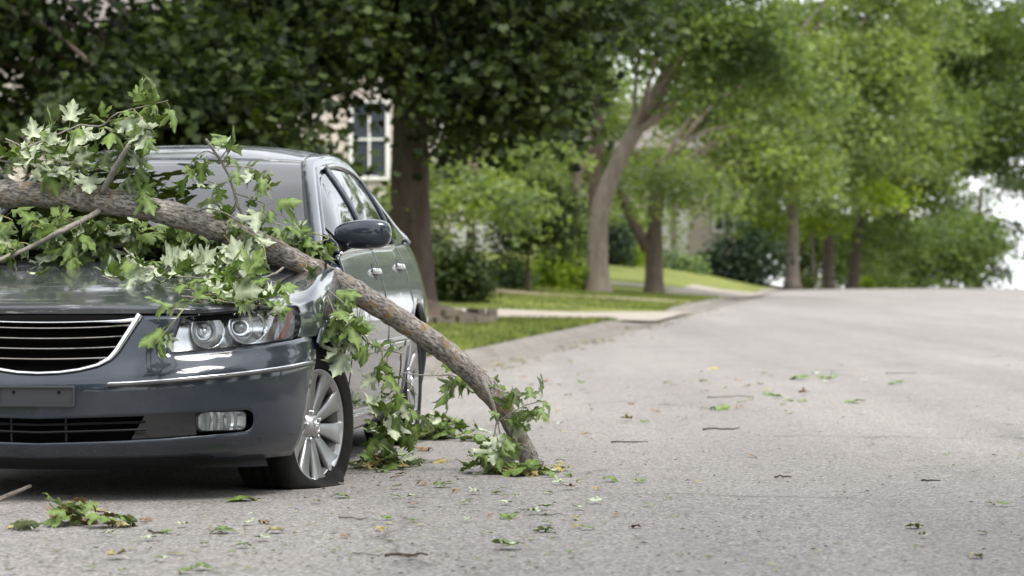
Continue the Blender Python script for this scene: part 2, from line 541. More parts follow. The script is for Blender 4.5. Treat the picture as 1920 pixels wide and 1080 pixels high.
M['lamp_silver'] = simple('lamp_reflector', (0.9, 0.9, 0.91), 0.24, 0.9)
M['black'] = simple('black_plastic', (0.009, 0.009, 0.010), 0.5, spec=0.3)
M['barrel'] = simple('rim_barrel', (0.12, 0.12, 0.12), 0.5, 0.7)  # darker than the alloy, painting shade into the gaps between spokes
M['gloss_black'] = simple('gloss_black', (0.012, 0.013, 0.015), 0.12, 0, 0.6)
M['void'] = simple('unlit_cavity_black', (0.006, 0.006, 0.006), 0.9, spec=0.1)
M['trim_grey'] = simple('trim_grey', (0.05, 0.047, 0.045), 0.35)
M['brake'] = simple('brake_iron', (0.08, 0.075, 0.07), 0.55, 0.6)
M['cabin'] = simple('cabin_grey', (0.05, 0.05, 0.052), 0.8)
M['glass'] = mat_glass('windscreen_glass', (0.55, 0.62, 0.60), 1.0, 1.62)
M['glass_dark'] = mat_glass('tinted_glass', (0.2, 0.24, 0.23), 1.0, 1.7)
M['lamp_glass'] = mat_glass('lamp_glass', (0.9, 0.92, 0.93), 1.0, 1.4)
M['amber'] = simple('amber_lamp', (0.40, 0.12, 0.045), 0.25, 0.0, 0.5)
M['red_lamp'] = simple('red_lamp', (0.35, 0.02, 0.02), 0.2, 0.0, 0.5)


def mat_tyre():
    m, n, l, b = nt('tyre_rubber')
    p = coords(n)
    c = ramp(n, l, noise(n, l, 14, 6, 0.7, p), [(0.35, (0.006, 0.006, 0.006)), (0.8, (0.022, 0.021, 0.02))])
    l.new(c, b.inputs['Base Color']); b.inputs['Roughness'].default_value = 0.8; b.inputs['Specular IOR Level'].default_value = 0.18
    bump(n, l, noise(n, l, 120, 3, 0.6, p), 0.25, 0.002, b)
    return m


M['tyre'] = mat_tyre()
M['siding'] = mat_siding('cream_siding', (0.52, 0.46, 0.40))
M['house_white'] = mat_siding('white_trim', (0.74, 0.73, 0.70))
M['roof'] = mat_siding('roof_shingle', (0.16, 0.14, 0.125))
M['window'] = simple('house_window', (0.05, 0.06, 0.07), 0.08, 0, 0.4)
M['stone'] = mat_concrete('border_stone', (0.15, 0.125, 0.10), (0.08, 0.065, 0.05))
M['crumb'] = mat_leaf('leaf_crumb', (0.11, 0.10, 0.07), (0.27, 0.26, 0.15), 0.1, 0.2, 0.8)

# ------------------------------------------------------------------ ground, road, kerb, lawn
_ys = np.arange(-60, 601, 0.5)


def _smooth(a, b, x):
    t = np.clip((np.asarray(x, float) - a) / (b - a), 0, 1); return t * t * (3 - 2 * t)


_slope = 0.0088 * _smooth(12, 34, _ys) - 0.045 * _smooth(92, 135, _ys) + 0.0362 * _smooth(210, 300, _ys)
_gz = np.cumsum(_slope) * 0.5
_gz -= np.interp(0, _ys, _gz)


def road_z(y): return np.interp(y, _ys, _gz)


kerb_x = spl([-60, -30, 0, 10, 15, 20, 25, 35, 65, 105, 140, 200, 400, 600], [-5.4, -4.2, -3.3, -2.95, -2.45, -1.4, -0.35, 1.1, 5.3, 11.2, 17.0, 30, 75, 120])


def drive_dip(y):      # 1 where a driveway crosses the kerb
    return np.maximum(_smooth(42.0, 44.6, y) * (1 - _smooth(52.0, 55.0, y)), _smooth(68, 71, y) * (1 - _smooth(86, 90, y)))


def lawn_z(x, y):
    x = np.asarray(x, float); y = np.asarray(y, float)
    d = np.maximum(kerb_x(y) - 0.5 - x, 0)
    k = 0.0 + 0.055 * _smooth(46, 64, y) + 0.05 * _smooth(74, 92, y)
    bank = 0.28 * _smooth(67, 95, y) * _smooth(0.2, 3.5, d)
    base = bank + road_z(y) + 0.03 + 0.058 * (1 - drive_dip(y)) + k * np.minimum(d, 9) + 0.01 * np.minimum(d, 30)
    return base + 0.015 * np.sin(x * 1.7 + 0.3 * y) * np.sin(y * 0.9) * np.minimum(d, 1)


def sheet(name, xf, ys, us, zf, mat, kind='structure'):
    """grid over y and a cross parameter u: x = xf(y, u)"""
    V = []
    for y in ys:
        for u in us:
            x = float(xf(y, u)); V.append((x, float(y), float(zf(x, y, u))))
    o = mk(name, V, grid_faces(len(ys), len(us), flip=True), mat)
    return tag(o, kind=kind)


ROAD_W = 10.4
road_ys = np.unique(np.concatenate([np.arange(-60, 130, 1.0), np.arange(130, 602, 6)]))
sheet('ground', lambda y, u: (u - 0.5) * 600, road_ys, np.linspace(0, 1, 31), lambda x, y, u: road_z(y) - 0.35, M['dirt'])
sheet('road', lambda y, u: kerb_x(y) + 0.012 + u * ROAD_W, road_ys, np.linspace(0, 1, 14),
      lambda x, y, u: road_z(y) + 0.03 * math.sin(math.pi * u) * _smooth(6, 20, y), M['asphalt'])
# gutter pan and rolled kerb, one stretch after another; the kerb drops at the drives
sheet('gutter', lambda y, u: kerb_x(y) + 0.3 - 0.78 * u, road_ys, np.array([0, 0.3, 0.4, 1.0]),
      lambda x, y, u: road_z(y) + (-0.02 if u < 0.1 else 0.006 - 0.006 * u), M['gutter'])
_kprof = [(0.40, -0.02), (0.42, 0.012), (0.46, 0.045), (0.50, 0.072), (0.56, 0.086), (0.62, 0.088), (0.64, 0.03)]


def kerb_run(y0, y1):
    ys = np.linspace(y0, y1 - 0.012, 13)
    V = []
    for y in ys:
        h = 1 - 0.86 * float(drive_dip(y))
        for d, z in _kprof: V.append((float(kerb_x(y)) - d, y, float(road_z(y)) + (z * h if z > 0 else z)))
    tag(mk('kerb', V, grid_faces(len(ys), len(_kprof), flip=True), M['gutter']), kind='structure')


for y0 in list(np.arange(-30, 129, 3.0)):
    kerb_run(y0, y0 + 3.0)
lawn_us = np.concatenate([np.linspace(0, 1, 30) ** 2.2])
lawn_ys = np.unique(np.concatenate([np.arange(-60, 130, 0.8), np.arange(130, 602, 6)]))
sheet('lawn', lambda y, u: kerb_x(y) - 0.60 - u * 90, lawn_ys, lawn_us, lambda x, y, u: lawn_z(x, y) - 0.012 * (u < 0.0001), M['lawn'])
# other side of the street
sheet('kerb', lambda y, u: kerb_x(y) + ROAD_W + u * 0.6, road_ys, [0, 0.03, 0.2, 1.0],
      lambda x, y, u: road_z(y) + (0.12 if u > 0.1 else (0.10 if u > 0.01 else -0.02)), M['gutter'])
sheet('lawn', lambda y, u: kerb_x(y) + ROAD_W + 0.55 + u * 90, lawn_ys, lawn_us, lambda x, y, u: road_z(y) + 0.11 + 0.02 * min(x - float(kerb_x(y)) - ROAD_W, 30), M['lawn'])


def cross_strip(name, yc0, yc1, d0, d1, mat, flare=0.0, bend=0.0, lift=0.014):
    """a strip leading away from the kerb, between distances d0 and d1 from it"""
    ds = np.linspace(d0, d1, 40); V = []
    for d in ds:
        fl = flare * max(0.0, 1 - max(d, 0) / 1.6)
        b = bend * d
        for s in np.linspace(0, 1, 9):
            y = (yc0 - fl) + (yc1 - yc0 + 2 * fl) * s + b
            x = float(kerb_x(y)) - d
            zz = float(lawn_z(x, y)) if d > 0.5 else float(road_z(y)) + 0.03 + 0.06 * (1 - float(drive_dip(y))) * (d > 0.43)
            V.append((x, y, zz + lift))
    tag(mk(name, V, grid_faces(len(ds), 9, flip=False), mat), kind='structure')


cross_strip('driveway', 45.6, 51.0, 0.02, 26, M['concrete'], 1.6)
cross_strip('driveway', 73.0, 84.0, 0.02, 2.4, M['concrete'], 1.2)
cross_strip('path', 59.2, 60.6, 0.62, 9.5, M['dirt'], 0.5, 0.05)
cross_strip('path', 77.5, 79.5, 0.5, 16, M['concrete'], 0, -0.12)

# grass blades on the verge and the near lawn (uncountable)
nb = 60000
by = 18 + (rng.random(nb) ** 0.8) * 52
bd = 0.62 + rng.random(nb) ** 1.7 * 7.5
bx = kerb_x(by) - bd
keep = ~(((by > 45.2) & (by < 51.4)) | ((by > 58.9 + 0.05 * bd) & (by < 60.8 + 0.05 * bd)) | ((bd < 2.2) & (by > 43.8) & (by < 53)))
bx, by = bx[keep], by[keep]
bz = lawn_z(bx, by); nb = len(bx)
ang = rng.random(nb) * 6.283; hh = 0.03 + rng.random(nb) * 0.05; ww = 0.006 + 0.008 * rng.random(nb)
lean = rng.normal(0, 0.02, (nb, 2))
V = np.empty((nb, 3, 3), np.float32)
V[:, 0] = np.stack([bx - np.cos(ang) * ww, by - np.sin(ang) * ww, bz - 0.005], 1)
V[:, 1] = np.stack([bx + np.cos(ang) * ww, by + np.sin(ang) * ww, bz - 0.005], 1)
V[:, 2] = np.stack([bx + lean[:, 0], by + lean[:, 1], bz + hh], 1)
tag(link_mesh('grass', fast_mesh('grass', V.reshape(-1, 3), np.arange(nb * 3).reshape(-1, 3), M['blade'])), 'short grass blades on the verge and lawn', 'grass', kind='stuff')


# dead leaves and seeds gathered along the gutter (uncountable)
ng = 1500
gy = 17 + rng.random(ng) * 40; gx = kerb_x(gy) + 0.10 + np.abs(rng.normal(0, 0.16, ng)) * np.where(rng.random(ng) < 0.5, 1, -1.3)
gk = (np.sin(gy * 1.9) + np.sin(gy * 0.77 + 1) + rng.normal(0, 0.7, ng)) > 0.0
gx, gy = gx[gk], gy[gk]; ng = len(gx)
gz = road_z(gy) + 0.014; ga = rng.random(ng) * 6.283; gs = 0.012 + 0.022 * rng.random(ng)
V = np.empty((ng, 4, 3), np.float32)
for k, (ca, l_, up_) in enumerate(((0, 1.3, 0), (1.7, .6, 1), (3.14, 1.2, .2), (4.6, .6, .4))):
    V[:, k] = np.stack([gx + np.cos(ga + ca) * gs * l_, gy + np.sin(ga + ca) * gs * l_, gz + gs * 0.35 * up_], 1)
tag(link_mesh('gutter_litter', fast_mesh('gutter_litter', V.reshape(-1, 3), np.arange(ng * 4).reshape(-1, 4), M['crumb'])), 'dead leaf bits gathered along the gutter', 'litter', kind='stuff')

# ------------------------------------------------------------------ houses
def house(label, x0, x1, y0, depth, zb, wall_h, roof_h, mat, wins, doors=(), columns=(), board=0.24):
    root = empty('house', ((x0 + x1) / 2, y0 + depth / 2, zb))
    tag(root, label, 'house')
    ox, oy, oz = root.location
    w = x1 - x0
    MB().box((0, 0.06, wall_h / 2), (w - 0.1, depth, wall_h)).build('wall', mat, root)
    nb_ = int(wall_h / board)
    bm_ = MB().box((0, 0, 0), (w, 0.05, board * 0.97), Matrix.Rotation(math.radians(-4), 3, 'X'))
    b0 = bm_.build('siding_board', mat, root)
    for i in range(nb_):
        b = b0 if i == 0 else b0.copy()
        if i: COL.objects.link(b)
        b.parent = root; b.location = (0, -depth / 2 + 0.035, board * (i + 0.5))
    m = MB(); e = 0.6
    V = [(-w / 2 - e, -depth / 2 - e, wall_h), (w / 2 + e, -depth / 2 - e, wall_h), (w / 2 + e, depth / 2 + e, wall_h), (-w / 2 - e, depth / 2 + e, wall_h),
         (-w / 2 - e + 1.5, 0, wall_h + roof_h), (w / 2 + e - 1.5, 0, wall_h + roof_h)]
    V += [(a, b, c - 0.18) for a, b, c in V[:4]]
    m.add(V, [(0, 1, 5, 4), (1, 2, 5), (2, 3, 4, 5), (3, 0, 4), (6, 7, 1, 0), (7, 8, 2, 1), (8, 9, 3, 2), (9, 6, 0, 3), (9, 8, 7, 6)])
    m.build('roof', M['roof'], root)
    for (wx, wz, ww_, wh) in wins:
        wr = MB().box((wx - ox, -depth / 2 - 0.02, wz - oz), (ww_, 0.04, wh)).build('window', M['window'], root)
        fr = MB()
        for sx in (-1, 0, 1): fr.box((wx - ox + sx * (ww_ / 2), -depth / 2 - 0.05, wz - oz), (0.1 if sx else 0.05, 0.07, wh + 0.12))
        for sz in (-1, 0, 1): fr.box((wx - ox, -depth / 2 - 0.053, wz - oz + sz * (wh / 2)), (ww_ + 0.1, 0.07, 0.1 if sz else 0.05))
        f_ = fr.build('frame', M['house_white'], wr)
    for (dx, dz, dw, dh) in doors:
        d = MB().box((dx - ox, -depth / 2 - 0.03, dz + dh / 2), (dw, 0.06, dh)).build('door', M['house_white'], root)
        for i in range(4): MB().box((dx - ox, -depth / 2 - 0.075, dz + dh * (i + 0.5) / 4), (dw * 0.94, 0.03, dh / 4 * 0.86)).build('panel', M['house_white'], d)
    for cx_, ch, cw in columns:
        c = MB(); c.box((cx_ - ox, -depth / 2 - 1.3, ch / 2), (cw, cw, ch)); c.box((cx_ - ox, -depth / 2 - 1.3, ch - 0.08), (cw * 1.5, cw * 1.5, 0.16)); c.box((cx_ - ox, -depth / 2 - 1.3, 0.1), (cw * 1.4, cw * 1.4, 0.2))
        c.build('porch_column', M['house_white'], root)
    if columns:
        xs_ = [c[0] for c in columns]; hh_ = columns[0][1]
        MB().box(((min(xs_) + max(xs_)) / 2 - ox, -depth / 2 - 0.8, hh_ + 0.15), (max(xs_) - min(xs_) + 0.8, 1.7, 0.3)).build('porch_roof', M['house_white'], root)
    return root


house('cream boarded house with white framed windows behind the dark tree on the left', -16.5, -1.8, 66, 9, 0.5, 6.6, 2.4, M['siding'],
      [(-13.0, 3.2, 1.4, 1.6), (-7.5, 4.6, 1.5, 1.5), (-3.5, 4.4, 0.9, 1.9), (-2.4, 4.4, 0.5, 1.9), (-10.2, 2.4, 1.3, 1.5)])
house('cream house with white porch columns behind the leaning street trees', -3.6, 9.2, 108, 9, 1.7, 4.6, 2.2, M['siding'],
      [(8.5, 3.7, 0.8, 1.4), (3.0, 3.6, 1.4, 1.5)], [(-1.1, 0.2, 2.6, 2.2)], [(6.05, 2.9, 0.42), (6.75, 2.9, 0.42)])

# ------------------------------------------------------------------ trees and shrubs


def leaf_cloud(r_, clumps, per, spread, flat, size, up=0.5, coarse=False):
    """clumps (n,3): small four sided leaves scattered round every clump centre"""
    n = len(clumps) * per
    c = np.repeat(clumps, per, axis=0)
    off = np.clip(r_.normal(0, 1, (n, 3)), -1.9, 1.9) * np.array([spread, spread, spread * flat])
    p = c + off
    p[:, 2] -= 0.25 * (off[:, 0] ** 2 + off[:, 1] ** 2) / max(spread, 1e-3)
    d = r_.normal(0, 1, (n, 3)); d[:, 2] = d[:, 2] * 0.5 - 0.45
    d /= np.linalg.norm(d, axis=1, keepdims=True)
    nn = r_.normal(0, 0.75, (n, 3)); nn[:, 2] += up * 2
    s = np.cross(d, nn); s /= np.linalg.norm(s, axis=1, keepdims=True) + 1e-9
    nn = np.cross(s, d)
    L = size * (0.65 + 0.7 * r_.random((n, 1)))
    if coarse:      # far off: four corners are enough
        V = np.empty((n, 4, 3), np.float32)
        for k, (dy, dx, dz) in enumerate(((0, 0, 0), (.45, .44, .08), (1, 0, -.1), (.45, -.44, .08))): V[:, k] = p + d * L * dy + s * L * dx + nn * L * dz
        return V.reshape(-1, 3), np.arange(n * 4).reshape(-1, 4)
    V = np.empty((n, 8, 3), np.float32)
    for k, (dy, dx, dz) in enumerate(((0, 0, 0), (.10, .34, .05), (.42, .24, .03), (.62, .52, .07), (1.05, 0, -.12), (.62, -.52, .07), (.42, -.24, .03), (.10, -.34, .05))):
        V[:, k] = p + d * L * dy + s * L * dx + nn * L * dz
    return V.reshape(-1, 3), np.arange(n * 8).reshape(-1, 8)


def in_ellipsoid(r_, n, c, r, hollow=0.35):
    q = r_.normal(0, 1, (n, 3)); q /= np.linalg.norm(q, axis=1, keepdims=True)
    rad = (hollow ** 3 + (1 - hollow ** 3) * r_.random((n, 1))) ** (1 / 3)
    lump = 1 + 0.22 * np.sin(q[:, :1] * 5 + c[0]) * np.sin(q[:, 1:2] * 4 + c[1]) + 0.15 * np.sin(q[:, 2:] * 9)
    return np.asarray(c) + q * rad * lump * np.asarray(r)


def tree(name, label, trunk_pts, trunk_r, crowns, leafmat, barkmat, size=0.16, per=26, spread=0.42, flat=0.45, seed=1, limbs=7, extra=(), group=None):
    """crowns: list of (centre, radii, clumps)"""
    r_ = np.random.default_rng(seed)
    base = np.asarray(trunk_pts[0], float)
    root = empty(name, tuple(base)); tag(root, label, 'tree', group)
    P = catmull(np.asarray(trunk_pts, float) - base, 6 * len(trunk_pts))
    k = np.linspace(0, 1, len(P))
    R = trunk_r * (1 - 0.45 * k) * (1 + 0.55 * np.exp(-k * 26))
    m = MB()
    v, f = tube(P, list(R), 14, True, 0.02, seed); m.add(v, f)
    for pts, r0 in extra:
        Q = catmull(np.asarray(pts, float) - base, 5 * len(pts))
        v, f = tube(Q, list(np.linspace(r0, r0 * 0.6, len(Q))), 10, True, 0.02, seed); m.add(v, f)
    tops = P[int(len(P) * 0.6):]
    allc = []
    for ci, (c, r, n) in enumerate(crowns):
        # boughs first, then the sprays each bough carries: gaps stay open between boughs
        m_ = max(3, n // 9)
        bo = in_ellipsoid(r_, m_, np.asarray(c, float) - base, np.maximum(np.asarray(r) - spread * np.array([2.0, 1.5, 0.9]), np.asarray(r) * 0.3))
        cl = np.repeat(bo, 9, axis=0)
        of = np.clip(r_.normal(0, 1, cl.shape), -1.5, 1.5) * np.array([spread * 1.75, spread * 1.75, spread * 0.55])
        of[:, 2] -= 0.22 * (of[:, 0] ** 2 + of[:, 1] ** 2) / max(spread, 1e-3) / 1.75
        allc.append(cl + of)
    cl = np.vstack(allc)
    for i in range(limbs):
        tgt = cl[r_.integers(len(cl))]
        st = tops[r_.integers(len(tops))]
        if np.linalg.norm(tgt - st) > 9: continue
        mid = (st + tgt) / 2 + np.array([0, 0, 0.25]) + r_.normal(0, 0.15, 3)
        Q = catmull([st, mid, tgt], 9)
        v, f = tube(Q, list(np.linspace(trunk_r * 0.26, trunk_r * 0.07, 9)), 6, False); m.add(v, f)
    m.build('trunk', barkmat, root, True)
    far = base[1] > 55 or base[1] < 5
    V, F = leaf_cloud(r_, cl, int(per * 1.7) if base[1] > 55 else per, spread * (0.8 if base[1] > 55 else 1), flat * 0.85, size * (0.78 if base[1] > 55 else 1), coarse=far)
    link_mesh('crown', fast_mesh('crown', V, F, leafmat), root)
    return root


def ell(u, v, ru, rv, y, ry, n):
    s = y / F_PX
    return (tuple(px(u, v, y)), (ru * s, ry, rv * s), n)


def tpts(y, *uv, ground=True):
    P = [px(u, v, y) for u, v in uv]
    if ground: P[0][2] = float(lawn_z(P[0][0], y)) - 0.12
    return P


# the big dark maple beside the car
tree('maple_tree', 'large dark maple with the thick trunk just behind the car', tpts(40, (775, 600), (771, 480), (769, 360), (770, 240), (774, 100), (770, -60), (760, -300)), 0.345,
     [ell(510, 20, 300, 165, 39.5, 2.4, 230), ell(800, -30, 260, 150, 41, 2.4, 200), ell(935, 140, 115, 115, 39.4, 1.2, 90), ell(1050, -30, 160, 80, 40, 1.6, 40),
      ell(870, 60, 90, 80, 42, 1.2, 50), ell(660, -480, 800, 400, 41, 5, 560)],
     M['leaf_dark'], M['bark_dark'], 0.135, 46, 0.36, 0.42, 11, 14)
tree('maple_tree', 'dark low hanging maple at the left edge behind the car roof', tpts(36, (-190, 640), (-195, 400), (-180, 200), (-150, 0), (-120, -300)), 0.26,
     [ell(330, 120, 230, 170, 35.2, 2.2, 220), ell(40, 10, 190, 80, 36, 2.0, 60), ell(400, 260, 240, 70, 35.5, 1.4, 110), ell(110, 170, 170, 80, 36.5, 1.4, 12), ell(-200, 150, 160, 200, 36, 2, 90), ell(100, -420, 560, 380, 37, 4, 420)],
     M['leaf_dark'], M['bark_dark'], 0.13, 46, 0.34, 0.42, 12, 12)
tree('street_tree', 'grey street tree with trunk leaning and forking right over the lawn', tpts(66, (1121, 548), (1121, 470), (1124, 400), (1145, 335), (1180, 265), (1222, 190), (1252, 130), (1275, 20)), 0.265,
     [ell(1250, 0, 190, 95, 65, 2.6, 150), ell(1380, 40, 130, 120, 64, 2.2, 120), ell(1030, 90, 100, 60, 67, 2, 40), ell(1250, -350, 420, 260, 66, 5, 70)],
     M['leaf_mid'], M['bark_mid'], 0.19, 26, 0.5, 0.4, 13, 8, [([px(1195, 245, 66), px(1240, 215, 65.6), px(1275, 175, 65.3), px(1298, 145, 65)], 0.12)])
tree('street_tree', 'straight darker trunk standing behind the forked leaning tree', tpts(76, (1112, 535), (1114, 420), (1116, 300), (1122, 180), (1128, 60), (1130, -200)), 0.20,
     [ell(1080, 30, 190, 90, 76, 3, 150), ell(970, 320, 100, 50, 80, 2, 40)], M['leaf_mid'], M['bark_dark'], 0.2, 26, 0.5, 0.45, 14, 8)
tree('street_tree', 'upright street tree with a thick side limb in front of the porch house', tpts(71, (1226, 540), (1227, 470), (1228, 410), (1232, 350), (1238, 300)), 0.25,
     [ell(1275, 318, 58, 45, 69.4, 1.2, 36), ell(1430, 258, 115, 75, 73, 2.2, 100), ell(1370, 150, 110, 90, 75, 2.6, 110), ell(1460, 150, 150, 100, 76, 3, 130), ell(1330, -250, 340, 220, 72, 5, 50)],
     M['leaf_light'], M['bark_dark'], 0.2, 26, 0.5, 0.42, 15, 8, [([px(1214, 470, 71), px(1190, 420, 71), px(1168, 375, 71), px(1150, 330, 71)], 0.16)])
tree('street_tree', 'street tree with yellow green lower leaves beyond the second drive', tpts(100, (1485, 525), (1486, 440), (1487, 350), (1492, 240), (1500, 60)), 0.255,
     [ell(1480, 300, 130, 90, 99, 3, 120), ell(1560, 200, 170, 120, 100, 3.5, 190), ell(1640, 90, 170, 130, 101, 4, 170), ell(1640, -60, 180, 110, 102, 4, 110), ell(1480, 80, 160, 120, 102, 4, 130), ell(1550, -200, 300, 200, 101, 6, 60)],
     M['leaf_light'], M['bark_mid'], 0.24, 26, 0.62, 0.42, 16, 8)
tree('street_tree', 'dark straight trunk, left of the two dark trunks near the crest', tpts(108, (1552, 530), (1553, 460), (1555, 380), (1560, 250)), 0.24,
     [ell(1610, 260, 150, 70, 107, 3, 130), ell(1720, 230, 110, 80, 108, 3, 100)], M['leaf_light'], M['bark_dark'], 0.25, 26, 0.62, 0.42, 17, 6)
tree('street_tree', 'dark leaning trunk, right of the two dark trunks near the crest', tpts(111, (1598, 530), (1606, 470), (1618, 400), (1630, 300)), 0.24,
     [ell(1690, 330, 130, 60, 110, 3, 70), ell(1640, 420, 80, 50, 113, 3, 40), ell(1745, 180, 90, 80, 110, 3, 60)], M['leaf_mid'], M['bark_dark'], 0.25, 26, 0.62, 0.42, 18, 6)
tree('lime_tree', 'small yellow green tree between the street trunks', tpts(104, (1525, 525), (1524, 470), (1520, 420)), 0.06,
     [ell(1530, 395, 55, 35, 104, 1.0, 22), ell(1440, 400, 45, 40, 103, 0.9, 14), ell(1650, 350, 40, 16, 103, 0.8, 9)], M['leaf_yellow'], M['bark_mid'], 0.22, 22, 0.4, 0.5, 19, 3)
tree('street_tree', 'broad dark green tree overhanging the road at the upper right', [px(2080, 545, 118), px(2075, 420, 118), px(2060, 250, 118), px(2040, 50, 118)], 0.4,
     [ell(1850, 200, 150, 140, 117, 5, 300), ell(1800, 40, 160, 110, 118, 5, 220), ell(1960, 100, 160, 200, 119, 6, 260), ell(1890, -260, 330, 220, 119, 7, 140), ell(2080, 120, 150, 160, 119, 5, 120)],
     M['leaf_mid'], M['bark_dark'], 0.27, 26, 0.66, 0.42, 20, 10)
tree('street_tree', 'soft green tree beyond the crest of the road', [px(1690, 600, 150), px(1692, 480, 150), px(1700, 400, 150), px(1710, 300, 150)], 0.3,
     [ell(1720, 440, 130, 80, 149, 5, 260), ell(1650, 480, 90, 50, 148, 4, 130), ell(1790, 420, 70, 70, 150, 4, 90), ell(1700, 520, 100, 26, 147, 3, 70)],
     M['leaf_mid'], M['bark_dark'], 0.3, 26, 0.75, 0.45, 21, 6)
tree('street_tree', 'ragged thin tree against the white sky beyond the crest', [px(1828, 600, 155), px(1830, 500, 155), px(1835, 420, 155), px(1840, 350, 155)], 0.22,
     [ell(1830, 470, 42, 70, 154, 2.5, 60), ell(1865, 420, 30, 50, 155, 2.5, 22), ell(1800, 380, 60, 50, 156, 3, 50), ell(1890, 330, 60, 30, 156, 3, 24)], M['leaf_dark'], M['bark_dark'], 0.28, 22, 0.6, 0.5, 22, 4)
tree('street_tree', 'deep background tree behind the row of street trees', [px(1400, 560, 128), px(1402, 400, 128), px(1405, 250, 128), px(1405, 100, 128)], 0.4,
     [ell(1380, 380, 150, 90, 127, 5, 160), ell(1560, 420, 130, 90, 132, 5, 170), ell(1400, 180, 260, 170, 130, 6, 320), ell(1620, 60, 220, 170, 131, 6, 260)], M['leaf_mid'], M['bark_dark'], 0.3, 26, 0.8, 0.5, 23, 6)
tree('garden_tree', 'leafy garden tree in front of the cream house', tpts(58, (880, 540), (882, 460), (886, 380), (890, 300)), 0.12,
     [ell(900, 345, 100, 45, 58, 1.4, 60), ell(840, 310, 55, 50, 59, 1.2, 36), ell(950, 285, 80, 45, 72, 1.8, 40), ell(930, 240, 110, 50, 60, 2, 50)], M['leaf_light'], M['bark_dark'], 0.17, 26, 0.42, 0.5, 24, 6)
tree('garden_tree', 'small dark conical tree with a thin stem on the lawn', tpts(62, (990, 530), (990, 500), (990, 440), (992, 390)), 0.05,
     [ell(988, 420, 50, 70, 62, 0.7, 70), ell(1015, 370, 36, 34, 62, 0.6, 20), ell(1000, 350, 70, 30, 62, 0.8, 34)], M['leaf_dark'], M['bark_dark'], 0.13, 26, 0.28, 0.5, 25, 4)
tree('garden_tree', 'background trees screening the gap between the two houses', [px(1080, 560, 98), px(1080, 400, 98), px(1085, 300, 98)], 0.25,
     [ell(1080, 410, 120, 60, 97, 3, 130), ell(1160, 385, 55, 40, 99, 2.4, 30), ell(1060, 220, 240, 170, 102, 4, 420), ell(860, 260, 150, 130, 92, 4, 150)], M['leaf_light'], M['bark_dark'], 0.24, 26, 0.62, 0.5, 26, 5)
# unseen trees added outside the frame as reflections for the paint and glass
for i, (x, y, h, cr) in enumerate([(13.0, 15, 11, 3.6), (8.6, 1, 17, 5.2), (11, -14, 13, 4.4), (3.0, -30, 14, 5), (-9, -18, 15, 5), (-6.8, 17.5, 14, 3.9), (15.5, 30, 10, 3.4)]):
    zb = float(road_z(y)) + 0.1
    tree('street_tree', ['tall unseen street tree added on the far verge for reflections', 'unseen street tree added across the road for the car to mirror', 'reflection tree added behind the camera on the right verge', 'reflection tree added at the end of the road behind the camera',
         'reflection tree added behind the camera on the left verge', 'unseen tree added on the left verge beside the car to darken the windscreen reflection', 'unseen tree added on the right verge across from the maple for reflections'][i],
         [(x, y, zb - 0.1), (x + 0.1, y, zb + 2), (x, y + 0.2, zb + 4), (x, y, zb + h * 0.8)], 0.28,
         [((x + (0.2 if i == 5 else 0), y, zb + h * 0.70), (cr, cr, h * 0.29), int(16 * cr * cr))], M['leaf_mid'], M['bark_dark'], 0.42, 22, 0.7, 0.45, 40 + i, 8)
for i, (x, y, h) in enumerate([(-30, -44, 15), (-19, -48, 16), (-8, -52, 15), (9, -52, 16), (19, -46, 15), (28, -38, 14), (34, -22, 14), (36, -6, 13), (34, 10, 14), (-30, -24, 14)]):  # row added out of view to keep bright sky out of the paint
    tree('street_tree', 'tall leafy tree in the unseen row added behind the camera to block bright sky', [(x, y, -0.2), (x, y, 3), (x + 0.2, y, 6), (x, y, h * 0.8)], 0.4,
         [((x, y, h * 0.52), (h * 0.46, h * 0.40, h * 0.46), 170)], M['leaf_mid'], M['bark_dark'], 0.8, 20, 1.1, 0.6, 60 + i, 6, group='unseen trees added to block bright sky behind the camera')

for i, (x, y, h, lab) in enumerate([(-24, 58, 13, 'tall tree left of the cream house, out of view'), (-33, 40, 13, 'tall tree far out on the left lawn'), (-20, 84, 14, 'tall tree behind the cream house'), (-36, 15, 13, 'tall tree beyond the left lawn beside the camera'),
                                    (33, 60, 13, 'tall tree beyond the right lawn'), (38, 90, 14, 'tall tree far beyond the right lawn near the crest'), (30, 36, 12, 'tall tree on the right lawn out of view')]):
    zb = float(road_z(y))
    tree('garden_tree', lab, [(x, y, zb - 0.2), (x, y, zb + 3), (x + 0.2, y, zb + 6), (x, y, zb + h * 0.8)], 0.35, [((x, y, zb + h * 0.55), (h * 0.46, h * 0.40, h * 0.44), 150)], M['leaf_mid'], M['bark_dark'], 0.5, 22, 0.9, 0.6, 80 + i, 6)


